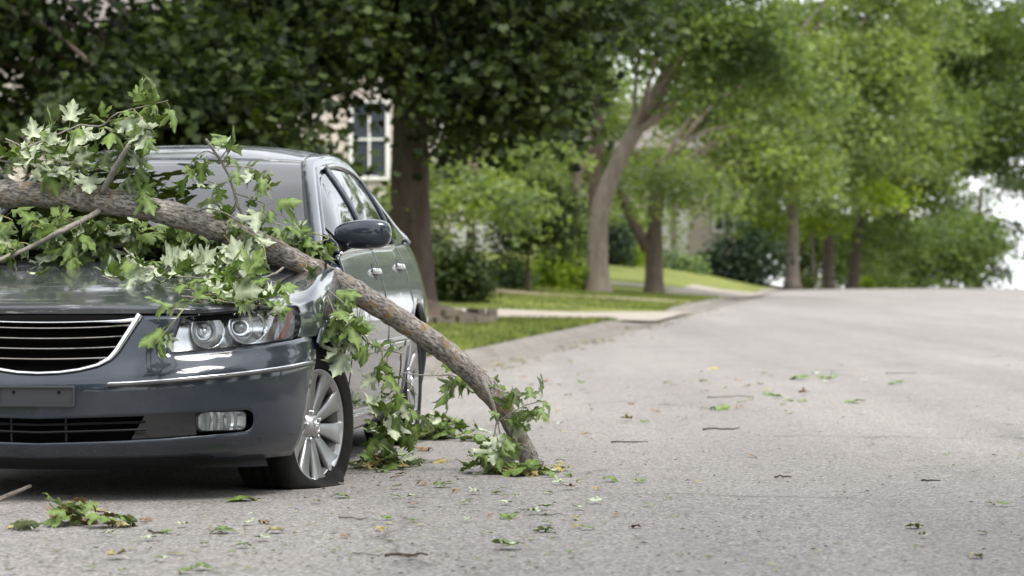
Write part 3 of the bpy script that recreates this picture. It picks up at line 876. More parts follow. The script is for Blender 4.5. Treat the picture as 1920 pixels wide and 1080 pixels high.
def shrub(label, u, vb, y, wpx, hpx, mat, n=60, size=0.09, seed=1, name='shrub', lobes=3):
    r_ = np.random.default_rng(seed)
    b = px(u, vb, y); b[2] = float(lawn_z(b[0], y)) - 0.05
    s = y / F_PX
    root = empty(name, tuple(b)); tag(root, label, 'shrub')
    w, h = wpx * s / 2, hpx * s
    cl = []
    for k in range(lobes):
        cx_ = (k - (lobes - 1) / 2) * w * 0.75 / max(lobes - 1, 1) * 2 * 0.55
        cl.append(in_ellipsoid(r_, n // lobes, (cx_, r_.normal(0, 0.1), h * (0.46 + 0.06 * r_.random())), (w * 0.62, max(w * 0.6, 0.4), h * 0.5), 0.5))
    cl = np.vstack(cl); cl = cl[cl[:, 2] > 0.02]
    V, F = leaf_cloud(r_, cl, 26, size * 1.7, 0.7, size)
    link_mesh('foliage', fast_mesh('foliage', V, F, mat), root)
    m = MB()
    for i in range(6):
        t = cl[r_.integers(len(cl))]
        v, f = tube(catmull([(t[0] * 0.2, t[1] * 0.2, -0.05), (t[0] * 0.6, t[1] * 0.6, t[2] * 0.6), tuple(t)], 6), list(np.linspace(0.03, 0.01, 6)), 5, False); m.add(v, f)
    m.build('stem', M['bark_dark'], root, True)


shrub('dark clipped shrub right of the big maple trunk', 862, 556, 54, 110, 120, M['leaf_dark'], 130, 0.09, 1)
shrub('yellow green shrub top beside the maple trunk', 830, 520, 57, 60, 90, M['leaf_mid'], 60, 0.09, 2, lobes=2)
shrub('pale flowering shrub below the white garage door', 950, 522, 63, 90, 60, M['leaf_grey'], 80, 0.09, 3)
shrub('bright green rounded shrub beside the concrete path', 1052, 525, 66, 105, 60, M['leaf_yellow'], 110, 0.09, 4)
shrub('tall bright shrub behind the rounded path shrub', 1040, 510, 78, 70, 80, M['leaf_light'], 60, 0.1, 5, lobes=2)
shrub('lime shrub between the two street trunks', 1184, 502, 92, 55, 36, M['leaf_yellow'], 50, 0.1, 6, lobes=2)
shrub('grey green round shrub in front of the porch', 1290, 508, 94, 50, 34, M['leaf_grey'], 50, 0.1, 7, lobes=2)
shrub('low grey green hedge left of the porch shrub', 1258, 506, 96, 40, 34, M['leaf_grey'], 40, 0.1, 8, lobes=2)
shrub('dark round shrub under the porch house window', 1325, 506, 98, 70, 45, M['leaf_mid'], 60, 0.1, 9)
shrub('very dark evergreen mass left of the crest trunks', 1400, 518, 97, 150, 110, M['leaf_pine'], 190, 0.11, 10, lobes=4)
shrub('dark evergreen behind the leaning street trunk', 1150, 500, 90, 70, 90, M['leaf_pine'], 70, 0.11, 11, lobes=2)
shrub('small bright bush at the foot of the crest trunks', 1515, 528, 104, 40, 28, M['leaf_light'], 30, 0.1, 12, lobes=2)
shrub('tiny bright bush right of the leaning crest trunk', 1627, 540, 114, 30, 20, M['leaf_yellow'], 20, 0.1, 13, lobes=1)
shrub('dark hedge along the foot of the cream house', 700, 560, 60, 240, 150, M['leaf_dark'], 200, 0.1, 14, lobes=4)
shrub('olive shrub seen left of the maple trunk', 715, 470, 58, 90, 170, M['leaf_light'], 120, 0.1, 15, lobes=2)

# raised bed round the maple trunk: mulch mound with a stone edging
bed = empty('tree_bed', (float(px(775, 590, 39.2)[0]), 39.2, float(lawn_z(-1.5, 39.2))))
tag(bed, 'raised mulch bed with stone edging round the dark maple trunk', 'planting bed')
V, F = [], []
for i in range(9):
    rr = i / 8
    for k in range(28):
        a = 2 * math.pi * k / 28
        V.append((1.12 * rr * math.cos(a), 1.0 * rr * math.sin(a), 0.09 + 0.36 * (1 - rr) ** 1.5 + 0.03 * math.sin(7 * a) * rr))
mk('mulch_mound', V, [(i * 28 + k, i * 28 + (k + 1) % 28, (i + 1) * 28 + (k + 1) % 28, (i + 1) * 28 + k) for i in range(8) for k in range(28)], M['mulch'], bed)
r_ = random.Random(3)
for k in range(22):
    a = 2 * math.pi * k / 22
    for lay in range(2 if r_.random() < 0.25 else 1):
        MB().box((1.15 * math.cos(a + lay * 0.1), 1.03 * math.sin(a + lay * 0.1), 0.055 + lay * 0.105), (0.15, 0.31, 0.11),
                 Matrix.Rotation(a + lay * 0.1 + r_.uniform(-0.08, 0.08), 3, 'Z'), taper=0.93).build('edging_stone', M['stone'], bed, bevel=0.015)

# ------------------------------------------------------------------ the car (X to its left side, Y rearwards from the front axle, Z up)
CAR_X, CAR_Y, CAR_YAW = -1.665, 10.87, 0.094
car = empty('car', (CAR_X, CAR_Y, 0)); car.rotation_euler = (0, 0, -CAR_YAW)
tag(car, 'dark grey saloon car with a fallen branch over its bonnet and a flat front tyre', 'car')
_cc, _cs = math.cos(CAR_YAW), math.sin(CAR_YAW)
CREF = (0, 1.4, 0.55)


def to_car(p):
    x, y = p[0] - CAR_X, p[1] - CAR_Y
    return np.array([x * _cc - y * _cs, x * _cs + y * _cc, p[2]])


_T = [0, .2, .4, .6, .72, .82, .9, .96, 1, 1.06, 1.14]
fx = spl(_T, [0, .2, .4, .582, .702, .797, .87, .908, .926, .934, .937])
fy = spl(_T, [-.955, -.948, -.918, -.862, -.792, -.70, -.575, -.465, -.38, -.22, -.02])
f_ins = spl([.10, .13, .155, .19, .23, .30, .42, .445, .47, .51, .55, .62, .70, .75], [.16, .10, .05, .02, .005, 0, 0, .004, .016, .047, .068, .085, .11, .14])


def front(t, z, extra=0.0):
    """nose surface: t runs round the plan from the centre line, z is height; extra pushes inwards"""
    s = -1.0 if t < 0 else 1.0
    a = abs(t); e = 1e-3
    x, y = float(fx(a)), float(fy(a))
    dx, dy = float(fx(a + e) - fx(max(a - e, 0))), float(fy(a + e) - fy(max(a - e, 0)))
    L = math.hypot(dx, dy); nx, ny = -dy / L, dx / L
    if a < 1e-6: nx, ny = 0.0, 1.0
    k = 1 - (0.62 if z - 0.066 * a * a > .3 else .85) * min(max((a - 0.7) / 0.3, 0), 1)
    d = float(f_ins(z - 0.066 * a * a)) * k + extra
    return (s * (x + nx * d), y + ny * d, z)


def poly_at(P, n):
    """resample a polyline to n points by arc length"""
    P = np.asarray(P, float)
    L = np.concatenate([[0], np.cumsum(np.linalg.norm(np.diff(P, axis=0), axis=1))])
    q = np.linspace(0, L[-1], n)
    return np.stack([np.interp(q, L, P[:, i]) for i in range(P.shape[1])], 1)


def coons(bot, top, lef, rig, nu, nv):
    b, t, l, r = poly_at(bot, nu), poly_at(top, nu), poly_at(lef, nv), poly_at(rig, nv)
    out = np.zeros((nu, nv, b.shape[1]))
    for i in range(nu):
        u = i / (nu - 1)
        for j in range(nv):
            v = j / (nv - 1)
            out[i, j] = (1 - v) * b[i] + v * t[i] + (1 - u) * l[j] + u * r[j] - ((1 - u) * (1 - v) * b[0] + u * (1 - v) * b[-1] + (1 - u) * v * t[0] + u * v * t[-1])
    return out


def patch(grid, fn=None, ref=CREF):
    nu, nv = grid.shape[:2]
    V = [fn(*grid[i, j]) if fn else tuple(grid[i, j]) for i in range(nu) for j in range(nv)]
    return V, orient(V, grid_faces(nu, nv), ref)


def mirror_v(V): return [(-x, y, z) for x, y, z in V]
def flip_f(F): return [tuple(reversed(f)) for f in F]


def panel(name, pieces, mat, both=True, weld=0.0012, solid=0.006, parent=car, centre=False):
    """pieces: list of (V,F). centre=True welds the mirrored half into the same panel, else a left and a right panel are made"""
    obs = []
    for side in ((1,) if (centre or not both) else (1, -1)):
        m = MB()
        for V, F in pieces:
            if centre: m.add(V, F).add(mirror_v(V), flip_f(F))
            elif side == 1: m.add(V, F)
            else: m.add(mirror_v(V), flip_f(F))
        o = m.build(name, mat, parent, True, weld)
        if solid:
            md = o.modifiers.new('thickness', 'SOLIDIFY'); md.thickness = solid; md.offset = -1
        obs.append(o)
    return obs


# --- side of the body
side_base = spl([.14, .20, .26, .34, .45, .58, .70, .78, .86, .92, .98, 1.06], [.835, .872, .893, .910, .926, .936, .931, .918, .897, .877, .852, .80])
side_corr = spl([-.5, -.38, -.15, .3, 1, 2, 2.6, 3.0, 3.3, 3.6, 3.8, 3.95], [-.03, -.016, -.003, 0, .002, .002, .004, .004, -.014, -.055, -.11, -.2])
belt_z = spl([.5, .7, 1.5, 2.5, 3.1, 3.5], [.922, .945, .98, 1.005, 1.03, 1.05])


def side_x(y, z): return float(side_base(z) + side_corr(y))


def side_cols(ys, lo, hi, nz, inset=0.0):
    g = np.zeros((len(ys), nz, 3))
    for i, y in enumerate(ys):
        for j in range(nz):
            z = lo(y) + (hi(y) - lo(y)) * j / (nz - 1)
            g[i, j] = (side_x(y, z) - inset, y, z)
    return g


FA = (0.0, 0.265, 0.374)      # front arch: y, z, radius
RA = (2.78, 0.335, 0.385)


def arch(y, A, sill=0.195):
    d = abs(y - A[0])
    if d >= A[2]: return sill
    return max(sill, A[1] + math.sqrt(A[2] ** 2 - d * d))


def dense(y0, y1, n, *marks):
    """column positions, crowded round the given marks"""
    ys = set(np.linspace(y0, y1, n))
    for m_ in marks:
        for d in (0, .002, .005, .01, .018, .03, .045):
            for s in (-1, 1):
                if y0 <= m_ + s * d <= y1: ys.add(m_ + s * d)
    return sorted(ys)


# bumper: below the intake, above the intake, round the corner, and the web between grille and lamp
z_lip = spl([0, .5, .62, .68, .74, 1.06], [.166, .170, .172, .158, .146, .160])
z_ib = spl([0, .26, .66, .78, .80, 1.06], [.222, .230, .250, .260, .262, .27])
z_it = spl([0, .26, .39, .56, .77, .80, 1.06], [.314, .321, .325, .333, .342, .343, .35])
t_arch = spl([.13, .16, .285, .425, .545, .62], [.955, .958, .972, 1.0, 1.045, 1.062])
TI = 0.792
z_head_b = spl([.501, .678, .842, .954, .99, 1.08], [.553, .566, .584, .599, .606, .612])
gr_out = [(0.0, .478), (.08, .481), (.154, .491), (.225, .508), (.27, .530)]
gr_side = [(.27, .530), (.295, .555), (.320, .592), (.352, .640), (.378, .680), (.386, .693)]
hl_in = [(.501, .553), (.527, .618), (.556, .693)]


def z_btop(t):
    if t <= .27: return float(np.interp(t, [p[0] for p in gr_out], [p[1] for p in gr_out]))
    if t <= .501: return .530 + (.553 - .530) * (t - .27) / (.501 - .27)
    return float(z_head_b(t))


def zib_r(t):
    r = 0.03
    return float(z_ib(t)) + (r - math.sqrt(max(r * r - (t - (TI - r)) ** 2, 0)) if t > TI - r else 0)


def zit_r(t):
    r = 0.03
    return float(z_it(t)) - (r - math.sqrt(max(r * r - (t - (TI - r)) ** 2, 0)) if t > TI - r else 0)


tsA = sorted(set(np.linspace(0, .27, 12)) | set(np.linspace(.27, .501, 11)) | set(np.linspace(.501, TI, 14)) | {.765, .772, .779, .785, .789})
def rows(f0, f1, n, ts): return np.array([[(t, f0(t) + (f1(t) - f0(t)) * j / (n - 1)) for j in range(n)] for t in ts])
bp = []
bp.append(patch(rows(lambda t: float(z_lip(t)), zib_r, 7, tsA), front))
bp.append(patch(rows(zit_r, z_btop, 18, tsA), front))
zj = np.concatenate([np.linspace(float(z_lip(TI)), zib_r(TI), 7), np.linspace(zib_r(TI), zit_r(TI), 4)[1:-1], np.linspace(zit_r(TI), z_btop(TI), 18)])
gC = np.zeros((16, len(zj), 2))
for j, z in enumerate(zj):
    fz = (z - zj[0]) / (zj[-1] - zj[0])
    zend = float(z_lip(.96)) + (0.607 - float(z_lip(.96))) * fz
    te = float(t_arch(zend))
    for i in range(16):
        a = i / 15
        t = TI + (te - TI) * a
        zz = z + (zend - z) * a
        if j == len(zj) - 1: zz = z_btop(t)
        gC[i, j] = (t, zz)
bp.append(patch(gC, front))
gD = np.zeros((11, 12, 2)); lD = poly_at(gr_side, 12); rD = poly_at(hl_in, 12)
for i in range(11):
    for j in range(12): gD[i, j] = lD[j] + (rD[j] - lD[j]) * i / 10
bp.append(patch(gD, front))
panel('front_bumper', bp, M['paint'], centre=True, solid=0.008)

# black valance under the lip, intake cavity, slats and the smooth blanking panels beside the lamps
ts = np.linspace(-.90, .90, 60)
V, F = patch(np.array([[(t, z) for z in np.linspace(.118, .20, 5)] for t in ts]), lambda t, z: front(t, z, .03 if z > .12 else .02))
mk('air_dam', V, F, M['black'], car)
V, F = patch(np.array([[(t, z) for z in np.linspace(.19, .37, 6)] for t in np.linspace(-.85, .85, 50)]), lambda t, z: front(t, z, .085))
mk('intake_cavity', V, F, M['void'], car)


def sweep_front(ts_, zf, prof, mat, name, parent=car):
    """bar following the nose at height zf(t); prof: list of (outwards, up)"""
    V = []
    for t in ts_:
        for o_, u_ in prof: V.append(front(t, zf(t) + u_, -o_))
    n, k = len(ts_), len(prof)
    F = [(i * k + j, i * k + (j + 1) % k, (i + 1) * k + (j + 1) % k, (i + 1) * k + j) for i in range(n - 1) for j in range(k)]
    F += [tuple(range(k)), tuple((n - 1) * k + j for j in range(k))][::1]
    return mk(name, V, F, mat, parent, False)


for zz in (.262, .290):
    sweep_front(np.linspace(-.40, .40, 30), lambda t, q=zz: q + .03 * abs(t), [(-.045, -.004), (-.02, -.004), (-.017, 0), (-.02, .004), (-.045, .004)], M['black'], 'intake_slat')
for s in (-1, 1):
    sweep_front([s * .10, s * .104, s * .108], lambda t: .268, [(-.05, -.05), (-.022, -.05), (-.022, .055), (-.05, .055)], M['black'], 'intake_divider')
    g = coons([(.345, .235), (.602, .25)], [(.405, .34), (.602, .35)], [(.345, .235), (.405, .34)], [(.602, .25), (.602, .35)], 12, 6)
    V, F = patch(g, lambda t, z: front(t, z, .022))
    if s < 0: V, F = mirror_v(V), flip_f(F)
    mk('intake_blank', V, F, M['gloss_black'], car)

# fog lamps


def rrect(t0, t1, z0, z1, r, n=6, asp=1.0):
    pts = []
    for cx_, cz, a0 in ((t1 - r, z1 - r * asp, 0), (t0 + r, z1 - r * asp, 90), (t0 + r, z0 + r * asp, 180), (t1 - r, z0 + r * asp, 270)):
        for k in range(n + 1):
            a = math.radians(a0 + 90 * k / n); pts.append((cx_ + r * math.cos(a), cz + r * asp * math.sin(a)))
    return pts


def ring_patch(outer, inner, e0, e1, s=1):
    n = len(outer)
    V = [front(t, z, e0) for t, z in outer] + [front(t, z, e1) for t, z in inner]
    F = [(i, (i + 1) % n, n + (i + 1) % n, n + i) for i in range(n)]
    F = orient(V, F, CREF)
    return (mirror_v(V), flip_f(F)) if s < 0 else (V, F)


def disc_patch(outl, e0, ec, s=1, rings=6, curve=1.0):
    """filled outline, pushed in by e0 at the rim and ec at the centre"""
    P = np.array(outl); c = P.mean(0); n = len(P)
    V = []; F = []
    for k in range(rings):
        q = 1 - k / rings
        for p in P:
            t, z = c + (p - c) * q
            V.append(front(t, z, e0 + (ec - e0) * (1 - q ** 2) ** curve))
    V.append(front(c[0], c[1], ec))
    for k in range(rings - 1):
        for i in range(n): F.append((k * n + i, k * n + (i + 1) % n, (k + 1) * n + (i + 1) % n, (k + 1) * n + i))
    for i in range(n): F.append(((rings - 1) * n + i, (rings - 1) * n + (i + 1) % n, rings * n))
    F = orient(V, F, CREF)
    return (mirror_v(V), flip_f(F)) if s < 0 else (V, F)


for s in (-1, 1):
    fog = mk('fog_lamp', *ring_patch(rrect(.598, .775, .262, .341, .022), rrect(.606, .767, .268, .335, .02), .018, .004, s), M['trim_grey'], car)
    V, F = disc_patch(rrect(.606, .767, .268, .335, .02), .006, .05, s); mk('reflector', V, F, M['lamp_silver'], fog)
    for k in range(5):
        t0 = .64 + .024 * k
        g = np.array([[(t, z) for z in np.linspace(.276, .327, 4)] for t in (t0, t0 + .006, t0 + .012)])
        V, F = patch(g, lambda t, z: front(t, z, .026 - .006 * (abs(t - t0 - .006) < .001)))
        if s < 0: V, F = mirror_v(V), flip_f(F)
        mk('reflector_rib', V, F, M['alloy'], fog)
    V, F = disc_patch(rrect(.605, .768, .267, .336, .02), .004, .001, s); mk('lamp_cover', V, F, M['lamp_glass'], fog, True)

# grille
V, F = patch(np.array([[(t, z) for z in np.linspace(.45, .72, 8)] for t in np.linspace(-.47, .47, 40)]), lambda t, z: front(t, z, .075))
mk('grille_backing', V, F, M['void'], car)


def gr_edge(z): return float(np.interp(z, [p[1] for p in gr_side], [p[0] for p in gr_side])) - .012


for zb in (.534, .572, .610, .648):
    te = gr_edge(zb + .004)
    sweep_front(np.linspace(-te, te, 40), lambda t, q=zb: q + .012 * (abs(t) / .36) ** 2, [(-.045, -.007), (-.014, -.006), (-.008, -.002), (-.010, .003), (-.045, .004)], M['gloss_black'], 'grille_bar')
    sweep_front(np.linspace(-te, te, 40), lambda t, q=zb: q + .012 * (abs(t) / .36) ** 2, [(-.012, -.0025), (-.006, -.002), (-.004, .0015), (-.007, .0035), (-.012, .0035)], M['chrome'], 'grille_trim')
outer = poly_at(gr_out + gr_side[1:], 60)
P = np.array(outer); tang = np.gradient(P, axis=0); tang /= np.linalg.norm(tang, axis=1, keepdims=True)
wid = np.interp(np.linspace(0, 1, 60), [0, .45, .62, 1], [.011, .013, .022, .026])
inner = P + np.stack([-tang[:, 1], tang[:, 0]], 1) * wid[:, None]
inner[:, 0] = np.maximum(inner[:, 0], 0)
cen = (P + inner) / 2
V = []
for a, c, b in zip(P, cen, inner):
    V += [front(*a, .0), front(*(a * .85 + c * .15), -.007), front(*c, -.010), front(*(b * .85 + c * .15), -.005), front(*b, .02)]
F = orient(V, grid_faces(60, 5), CREF)
m = MB().add(V, F).add(mirror_v(V), flip_f(F))
# top member, thin in the middle and thick at the corners
V = []
for t in np.linspace(0, .378, 40):
    h = .006 + .016 * max(0, (t - .19) / .19) ** 1.3
    z1 = .672 + .014 * (t / .37) ** 2 + (.006 if t > .3 else 0) * (t - .3) / .08
    for o_, zz in ((.02, z1 - h), (-.003, z1 - h * .9), (-.007, z1 - h * .5), (-.003, z1 - h * .1), (.02, z1)): V.append(front(t, zz, o_))
F = orient(V, grid_faces(40, 5), CREF)
m.add(V, F).add(mirror_v(V), flip_f(F))
m.build('grille_frame', M['chrome'], car, True, .0008)

# number plate recess panel, without a plate
pl = MB()
V = []; o_ = rrect(-.146, .146, .360, .438, .008, 4); i_ = rrect(-.138, .138, .366, .430, .006, 4)
n = len(o_)
V = [front(t, z, .001) for t, z in o_] + [front(t, z, -.013) for t, z in o_] + [front(t, z, -.013) for t, z in i_] + [front(t, z, -.006) for t, z in i_]
F = []
for k in range(3):
    for i in range(n): F.append((k * n + i, k * n + (i + 1) % n, (k + 1) * n + (i + 1) % n, (k + 1) * n + i))
F.append(tuple(3 * n + i for i in range(n)))
plate = mk('plate_panel', V, orient(V, F, CREF), simple('plate_grey', (0.035, 0.037, 0.042), 0.4), car, False)
for s in (-1, 1):
    V, F = disc_patch([(s * .085 + .006 * math.cos(a), .412 + .006 * math.sin(a)) for a in np.linspace(0, 6.283, 9)[:-1]], -.0075, -.004, 1, 2)
    mk('plate_hole', V, F, M['void'], plate)

# bumper rub strips: bright upper lip over a dark insert
zs = spl([.25, .27, .46, .66, .855, 1.0, 1.04], [.441, .441, .451, .467, .488, .507, .511])
for s in (-1, 1):
    ts = s * np.concatenate([[.262, .265], np.linspace(.27, 1.01, 40), [1.015, 1.018]])
    taper = [0.25, .7] + [1] * 40 + [.7, .25]
    for nm, mat, prof in (('rub_strip', M['trim_grey'], [(-.003, -.010), (.006, -.009), (.010, -.003), (.009, .003), (-.003, .003)]),
                          ('strip_trim', M['chrome'], [(-.003, .0035), (.008, .0035), (.010, .006), (.006, .0095), (-.003, .010)])):
        V = []
        for t, w in zip(ts, taper):
            for a, b in prof: V.append(front(t, float(zs(abs(t))) + b * w, -a * w))
        k = len(prof); n = len(ts)
        F = [(i * k + j, i * k + (j + 1) % k, (i + 1) * k + (j + 1) % k, (i + 1) * k + j) for i in range(n - 1) for j in range(k)] + [tuple(range(k)), tuple((n - 1) * k + j for j in range(k))]
        o = mk(nm, V, F, mat, car, True)

# headlamps
hl_bot = [(.505, .557), (.60, .565), (.70, .572), (.842, .588), (.945, .602)]
hl_top = [(.560, .688), (.62, .691), (.70, .698), (.843, .711), (.965, .724)]
hl_l = [(.505, .557), (.530, .618), (.560, .688)]
hl_r = [(.945, .602), (.972, .618), (.984, .65), (.984, .70), (.965, .724)]
HG = coons(hl_bot, hl_top, hl_l, hl_r, 36, 16)
loop = np.vstack([HG[:, 0], HG[-1, 1:], HG[-2::-1, -1], HG[0, -2:0:-1]])
for s in (-1, 1):
    V, F = patch(HG, lambda t, z: front(t, z, .062 - .02 * max(0, (t - .8) / .2)))
    # side wall up to the rim
    n0 = len(V); nl = len(loop)
    V = list(V) + [front(t, z, .062 - .02 * max(0, (t - .8) / .2)) for t, z in loop] + [front(t, z, .002) for t, z in loop]
    F = list(F) + [(n0 + i, n0 + (i + 1) % nl, n0 + nl + (i + 1) % nl, n0 + nl + i) for i in range(nl)]
    if s < 0: V, F = mirror_v(V), flip_f(F)
    lamp = mk('headlamp', V, F, M['lamp_silver'], car, True)
    lc = loop.mean(0); big = lc + (loop - lc) * np.array([1.018, 1.07])
    V = [front(t, z, .004) for t, z in big] + [front(t, z, .0) for t, z in loop] + [front(t, z, .02) for t, z in loop]
    F = [(k * nl + i, k * nl + (i + 1) % nl, (k + 1) * nl + (i + 1) % nl, (k + 1) * nl + i) for k in range(2) for i in range(nl)]
    if s < 0: V, F = mirror_v(V), flip_f(F)
    mk('gasket', V, F, M['black'], lamp, True)
    for t0, z0, r0, deep in ((.662, .637, .070, .055), (.812, .650, .067, .05)):
        k0 = .83     # plan units per metre across
        circ = [(t0 + r0 * k0 * 1.18 * math.cos(a), z0 + r0 * math.sin(a)) for a in np.linspace(0, 6.2832, 33)[:-1]]
        cin = [(t0 + r0 * .9 * k0 * 1.18 * math.cos(a), z0 + r0 * .9 * math.sin(a)) for a in np.linspace(0, 6.2832, 33)[:-1]]
        cmid = [((a[0] + b[0]) / 2, (a[1] + b[1]) / 2) for a, b in zip(circ, cin)]
        m = MB()
        v, f = ring_patch(circ, cmid, .030, .010, s); m.add(v, f)
        v, f = ring_patch(cmid, cin, .010, .028, s); m.add(v, f)
        m.build('bezel_ring', M['chrome'], lamp, True, .0006)
        V, F = disc_patch(cin, .026, .026 + deep, s, 8); mk('reflector', V, F, M['lamp_silver'], lamp)
        small = [(t0 + .024 * k0 * 1.18 * math.cos(a), z0 + .024 * math.sin(a)) for a in np.linspace(0, 6.2832, 17)[:-1]]
        m = MB(); v, f = disc_patch(small, .05, .03, s, 5); m.add(v, f)
        ring2 = [(t0 + .045 * k0 * 1.18 * math.cos(a), z0 + .045 * math.sin(a)) for a in np.linspace(0, 6.2832, 25)[:-1]]
        ring3 = [(t0 + .040 * k0 * 1.18 * math.cos(a), z0 + .040 * math.sin(a)) for a in np.linspace(0, 6.2832, 25)[:-1]]
        m.build('bulb_shield', M['lamp_silver'] if t0 < .7 else M['alloy'], lamp, True)
        v, f = ring_patch(ring2, ring3, .05, .044, s); mk('inner_ring', v, f, M['alloy'], lamp, True)
    g = coons([(.905, .604), (.940, .609)], [(.957, .716), (.974, .714)], [(.905, .604), (.935, .655), (.957, .716)], [(.940, .609), (.958, .66), (.974, .714)], 6, 10)
    V, F = patch(g, lambda t, z: front(t, z, .012))
    if s < 0: V, F = mirror_v(V), flip_f(F)
    mk('indicator', V, F, M['amber'], lamp)
    V, F = patch(HG, lambda t, z: front(t, z, .001))
    if s < 0: V, F = mirror_v(V), flip_f(F)
    mk('lamp_cover', V, F, M['lamp_glass'], lamp)

# --- bonnet and wings: a net of control points, smooth in both directions
hood_ec = spl([-.64, -.45, -.2, .1, .35, .55], [.742, .75, .745, .737, .732, .735])     # bonnet edge
hood_zc = spl([-.82, -.7, -.5, -.2, .1, .35, .55], [.728, .760, .800, .846, .884, .910, .924])


def head_top(t): return float(np.interp(t, [0, .545, .56, .70, .843, .97], [.699, .699, .694, .703, .716, .730]))


def hood_row(b):
    """control row b: 0 front lip ... -> list of points over a in 0..1 (bonnet) plus the wing"""
    A = np.linspace(0, 1, 9)
    pts = []
    if b < 2:
        for a in A:
            t = .848 * a
            p = np.array(front(t, head_top(t) + (.003)))
            if b == 1:
                # crease of the nose band
                k = 1 - .6 * a ** 2
                p = p + np.array([0, .014, .028 * k + .004])
            pts.append(p)
    else:
        y = [0, 0, -.72, -.56, -.36, -.12, .12, .34, .50][b]
        for a in A:
            # rows near the nose bow forward in the middle and bend back at the edge
            w = [0, 0, 1, .55, .2, .05, 0, 0, 0][b]
            xe = float(hood_ec(max(y + w * .16, -.64)))
            yy = y + w * (.17 * a ** 2.6) + (0.06 * a ** 2 * (b >= 7)) + (0.05 * a ** 2 * (b == 8))
            z = float(hood_zc(y)) - (.052 if b > 3 else [0, 0, .012, .035][b]) * a ** 2.3
            z += .004 * math.exp(-((a - .66) / .10) ** 2) * min(1, max(0, (b - 1) / 3))
            pts.append(np.array([xe * a, yy, z]))
    return np.array(pts)


HN = np.array([hood_row(b) for b in range(9)])


def net_eval(N, bs, as_):
    """N (rows, cols, 3)"""
    R = catmull_at(N, bs)
    return np.array([catmull_at(r, as_) for r in R])


bs = sorted(set(np.linspace(0, 8, 60)) | set(np.linspace(0, 1.6, 14)))
GH = net_eval(HN, bs, np.linspace(0, 7.96, 40))
panel('bonnet', [patch(GH, ref=(0, .2, .2))], M['paint_dusty'], centre=True, solid=.012)
V, F = patch(GH[::3] - np.array([0, 0, .03]), ref=(0, .2, .2))
mk('bonnet_frame', *(lambda m: (m.v, m.f))(MB().add(V, F).add(mirror_v(V), flip_f(F))), M['void'], car)

cw = []
for a in np.linspace(0, 8, 20):
    p0 = catmull_at(HN[-1], [a])[0] + np.array([0, -.03, -.022]); q0 = np.array([.785 * a / 8, .40 + .20 * (a / 8) ** 2, .922 + .018 * (a / 8) ** 2.2])
    cw.append([p0, p0 + np.array([0, .05, -.004]), q0 + np.array([0, -.02, -.03]), q0 + np.array([0, .05, .012])])
panel('cowl', [patch(np.array(cw), ref=(0, .5, .2))], M['black'], centre=True, solid=0)
# wings
WY = [-.62, -.5, -.38, -.15, .12, .38, .60]
rowsW = []
for i, y in enumerate(WY):
    if i == 0:
        P = [np.array(front(.852, head_top(.852) + .004)), np.array(front(.90, head_top(.90) + .003)), np.array(front(.94, head_top(.94) + .003)), np.array(front(.972, .731)), np.array(front(.985, .722)), np.array(front(.990, .70))]
    else:
        col = np.array([r[-1] for r in HN]); o = np.argsort(col[:, 1]); col = col[o]
        sh = [0, .19, .17, .08, 0, 0, 0][i]
        P = []
        for j in range(6):
            yj = y + sh * min(1, j / 4) ** .8      # the rows fan out round the lamp
            e = np.array([np.interp(yj, col[:, 1], col[:, 0]) + .006, yj, np.interp(yj, col[:, 1], col[:, 2]) - .001])
            fd_ = 1 - float(_smooth(-.41, -.10, yj))
            sx = side_x(yj, .70) - fd_ * (side_x(-.40, .70) - front(.99, .70)[0])
            k = float(_smooth(-.42, .35, yj)); rr = float(_smooth(.25, .62, yj))
            s80 = sx + (side_x(yj, .79) - side_x(yj, .70)); s87 = sx + (side_x(yj, .87) - side_x(yj, .70))
            sf = [e, e + np.array([.045, 0, -.002]), np.array([e[0] + (sx - e[0]) * .60, yj, e[2] - .014]), np.array([e[0] + (sx - e[0]) * .86, yj, e[2] - .036]), np.array([sx - .008, yj, .70 + (e[2] - .70) * .45]), np.array([sx, yj, .70])][j]
            sr = [e, e + np.array([.045, 0, .008 + .03 * rr]), np.array([e[0] + .095, yj, e[2] + .008 + .04 * rr]), np.array([s87 - .012 + .004 * rr, yj, .868 + .012 * rr]), np.array([s80, yj, .79]), np.array([sx, yj, .70])][j]
            P.append(sf * (1 - k) + sr * k)
    rowsW.append(P)
WN = np.array(rowsW)
_bd = np.linspace(0, len(WY) - 1, 400); _yd = net_eval(WN, _bd, [5.0])[:, 0, 1]
ysF = dense(float(_yd[0]), .60, 60, FA[0] - FA[2], FA[0] + FA[2])
GW = net_eval(WN, np.interp(ysF, _yd, _bd), np.linspace(0, 5, 26))
GW[:, -1, 1] = ysF
pw = [patch(GW)]
_hr = np.array([(.960, .600), (.978, .618), (.989, .65), (.989, .70)])
gF = np.zeros((6, 10, 2))
for j, z in enumerate(np.linspace(.607, .70, 10)):
    t0_ = float(np.interp(z, _hr[:, 1], _hr[:, 0]))
    for i in range(6): gF[i, j] = (t0_ + (.9905 - t0_) * i / 5, z)
pw.append(patch(gF, front))
gl = []
for iy, y in enumerate(ysF):
    lo = arch(y, FA, .195) if y > FA[0] else (max(.607, FA[1] + math.sqrt(max(FA[2] ** 2 - y * y, 0))) if abs(y) < FA[2] else .607)
    xt, zt = GW[iy, -1, 0], GW[iy, -1, 2]
    fd = 1 - float(_smooth(-.41, -.10, y)); col = []
    for j in range(14):
        z = lo + (zt - lo) * j / 13
        x = side_x(y, z) - fd * (side_x(-.40, z) - front(.99, z)[0])
        col.append((x + (xt - (side_x(y, zt) - fd * (side_x(-.40, zt) - front(.99, zt)[0]))) * (j / 13) ** 2, y, z))
    gl.append(col)
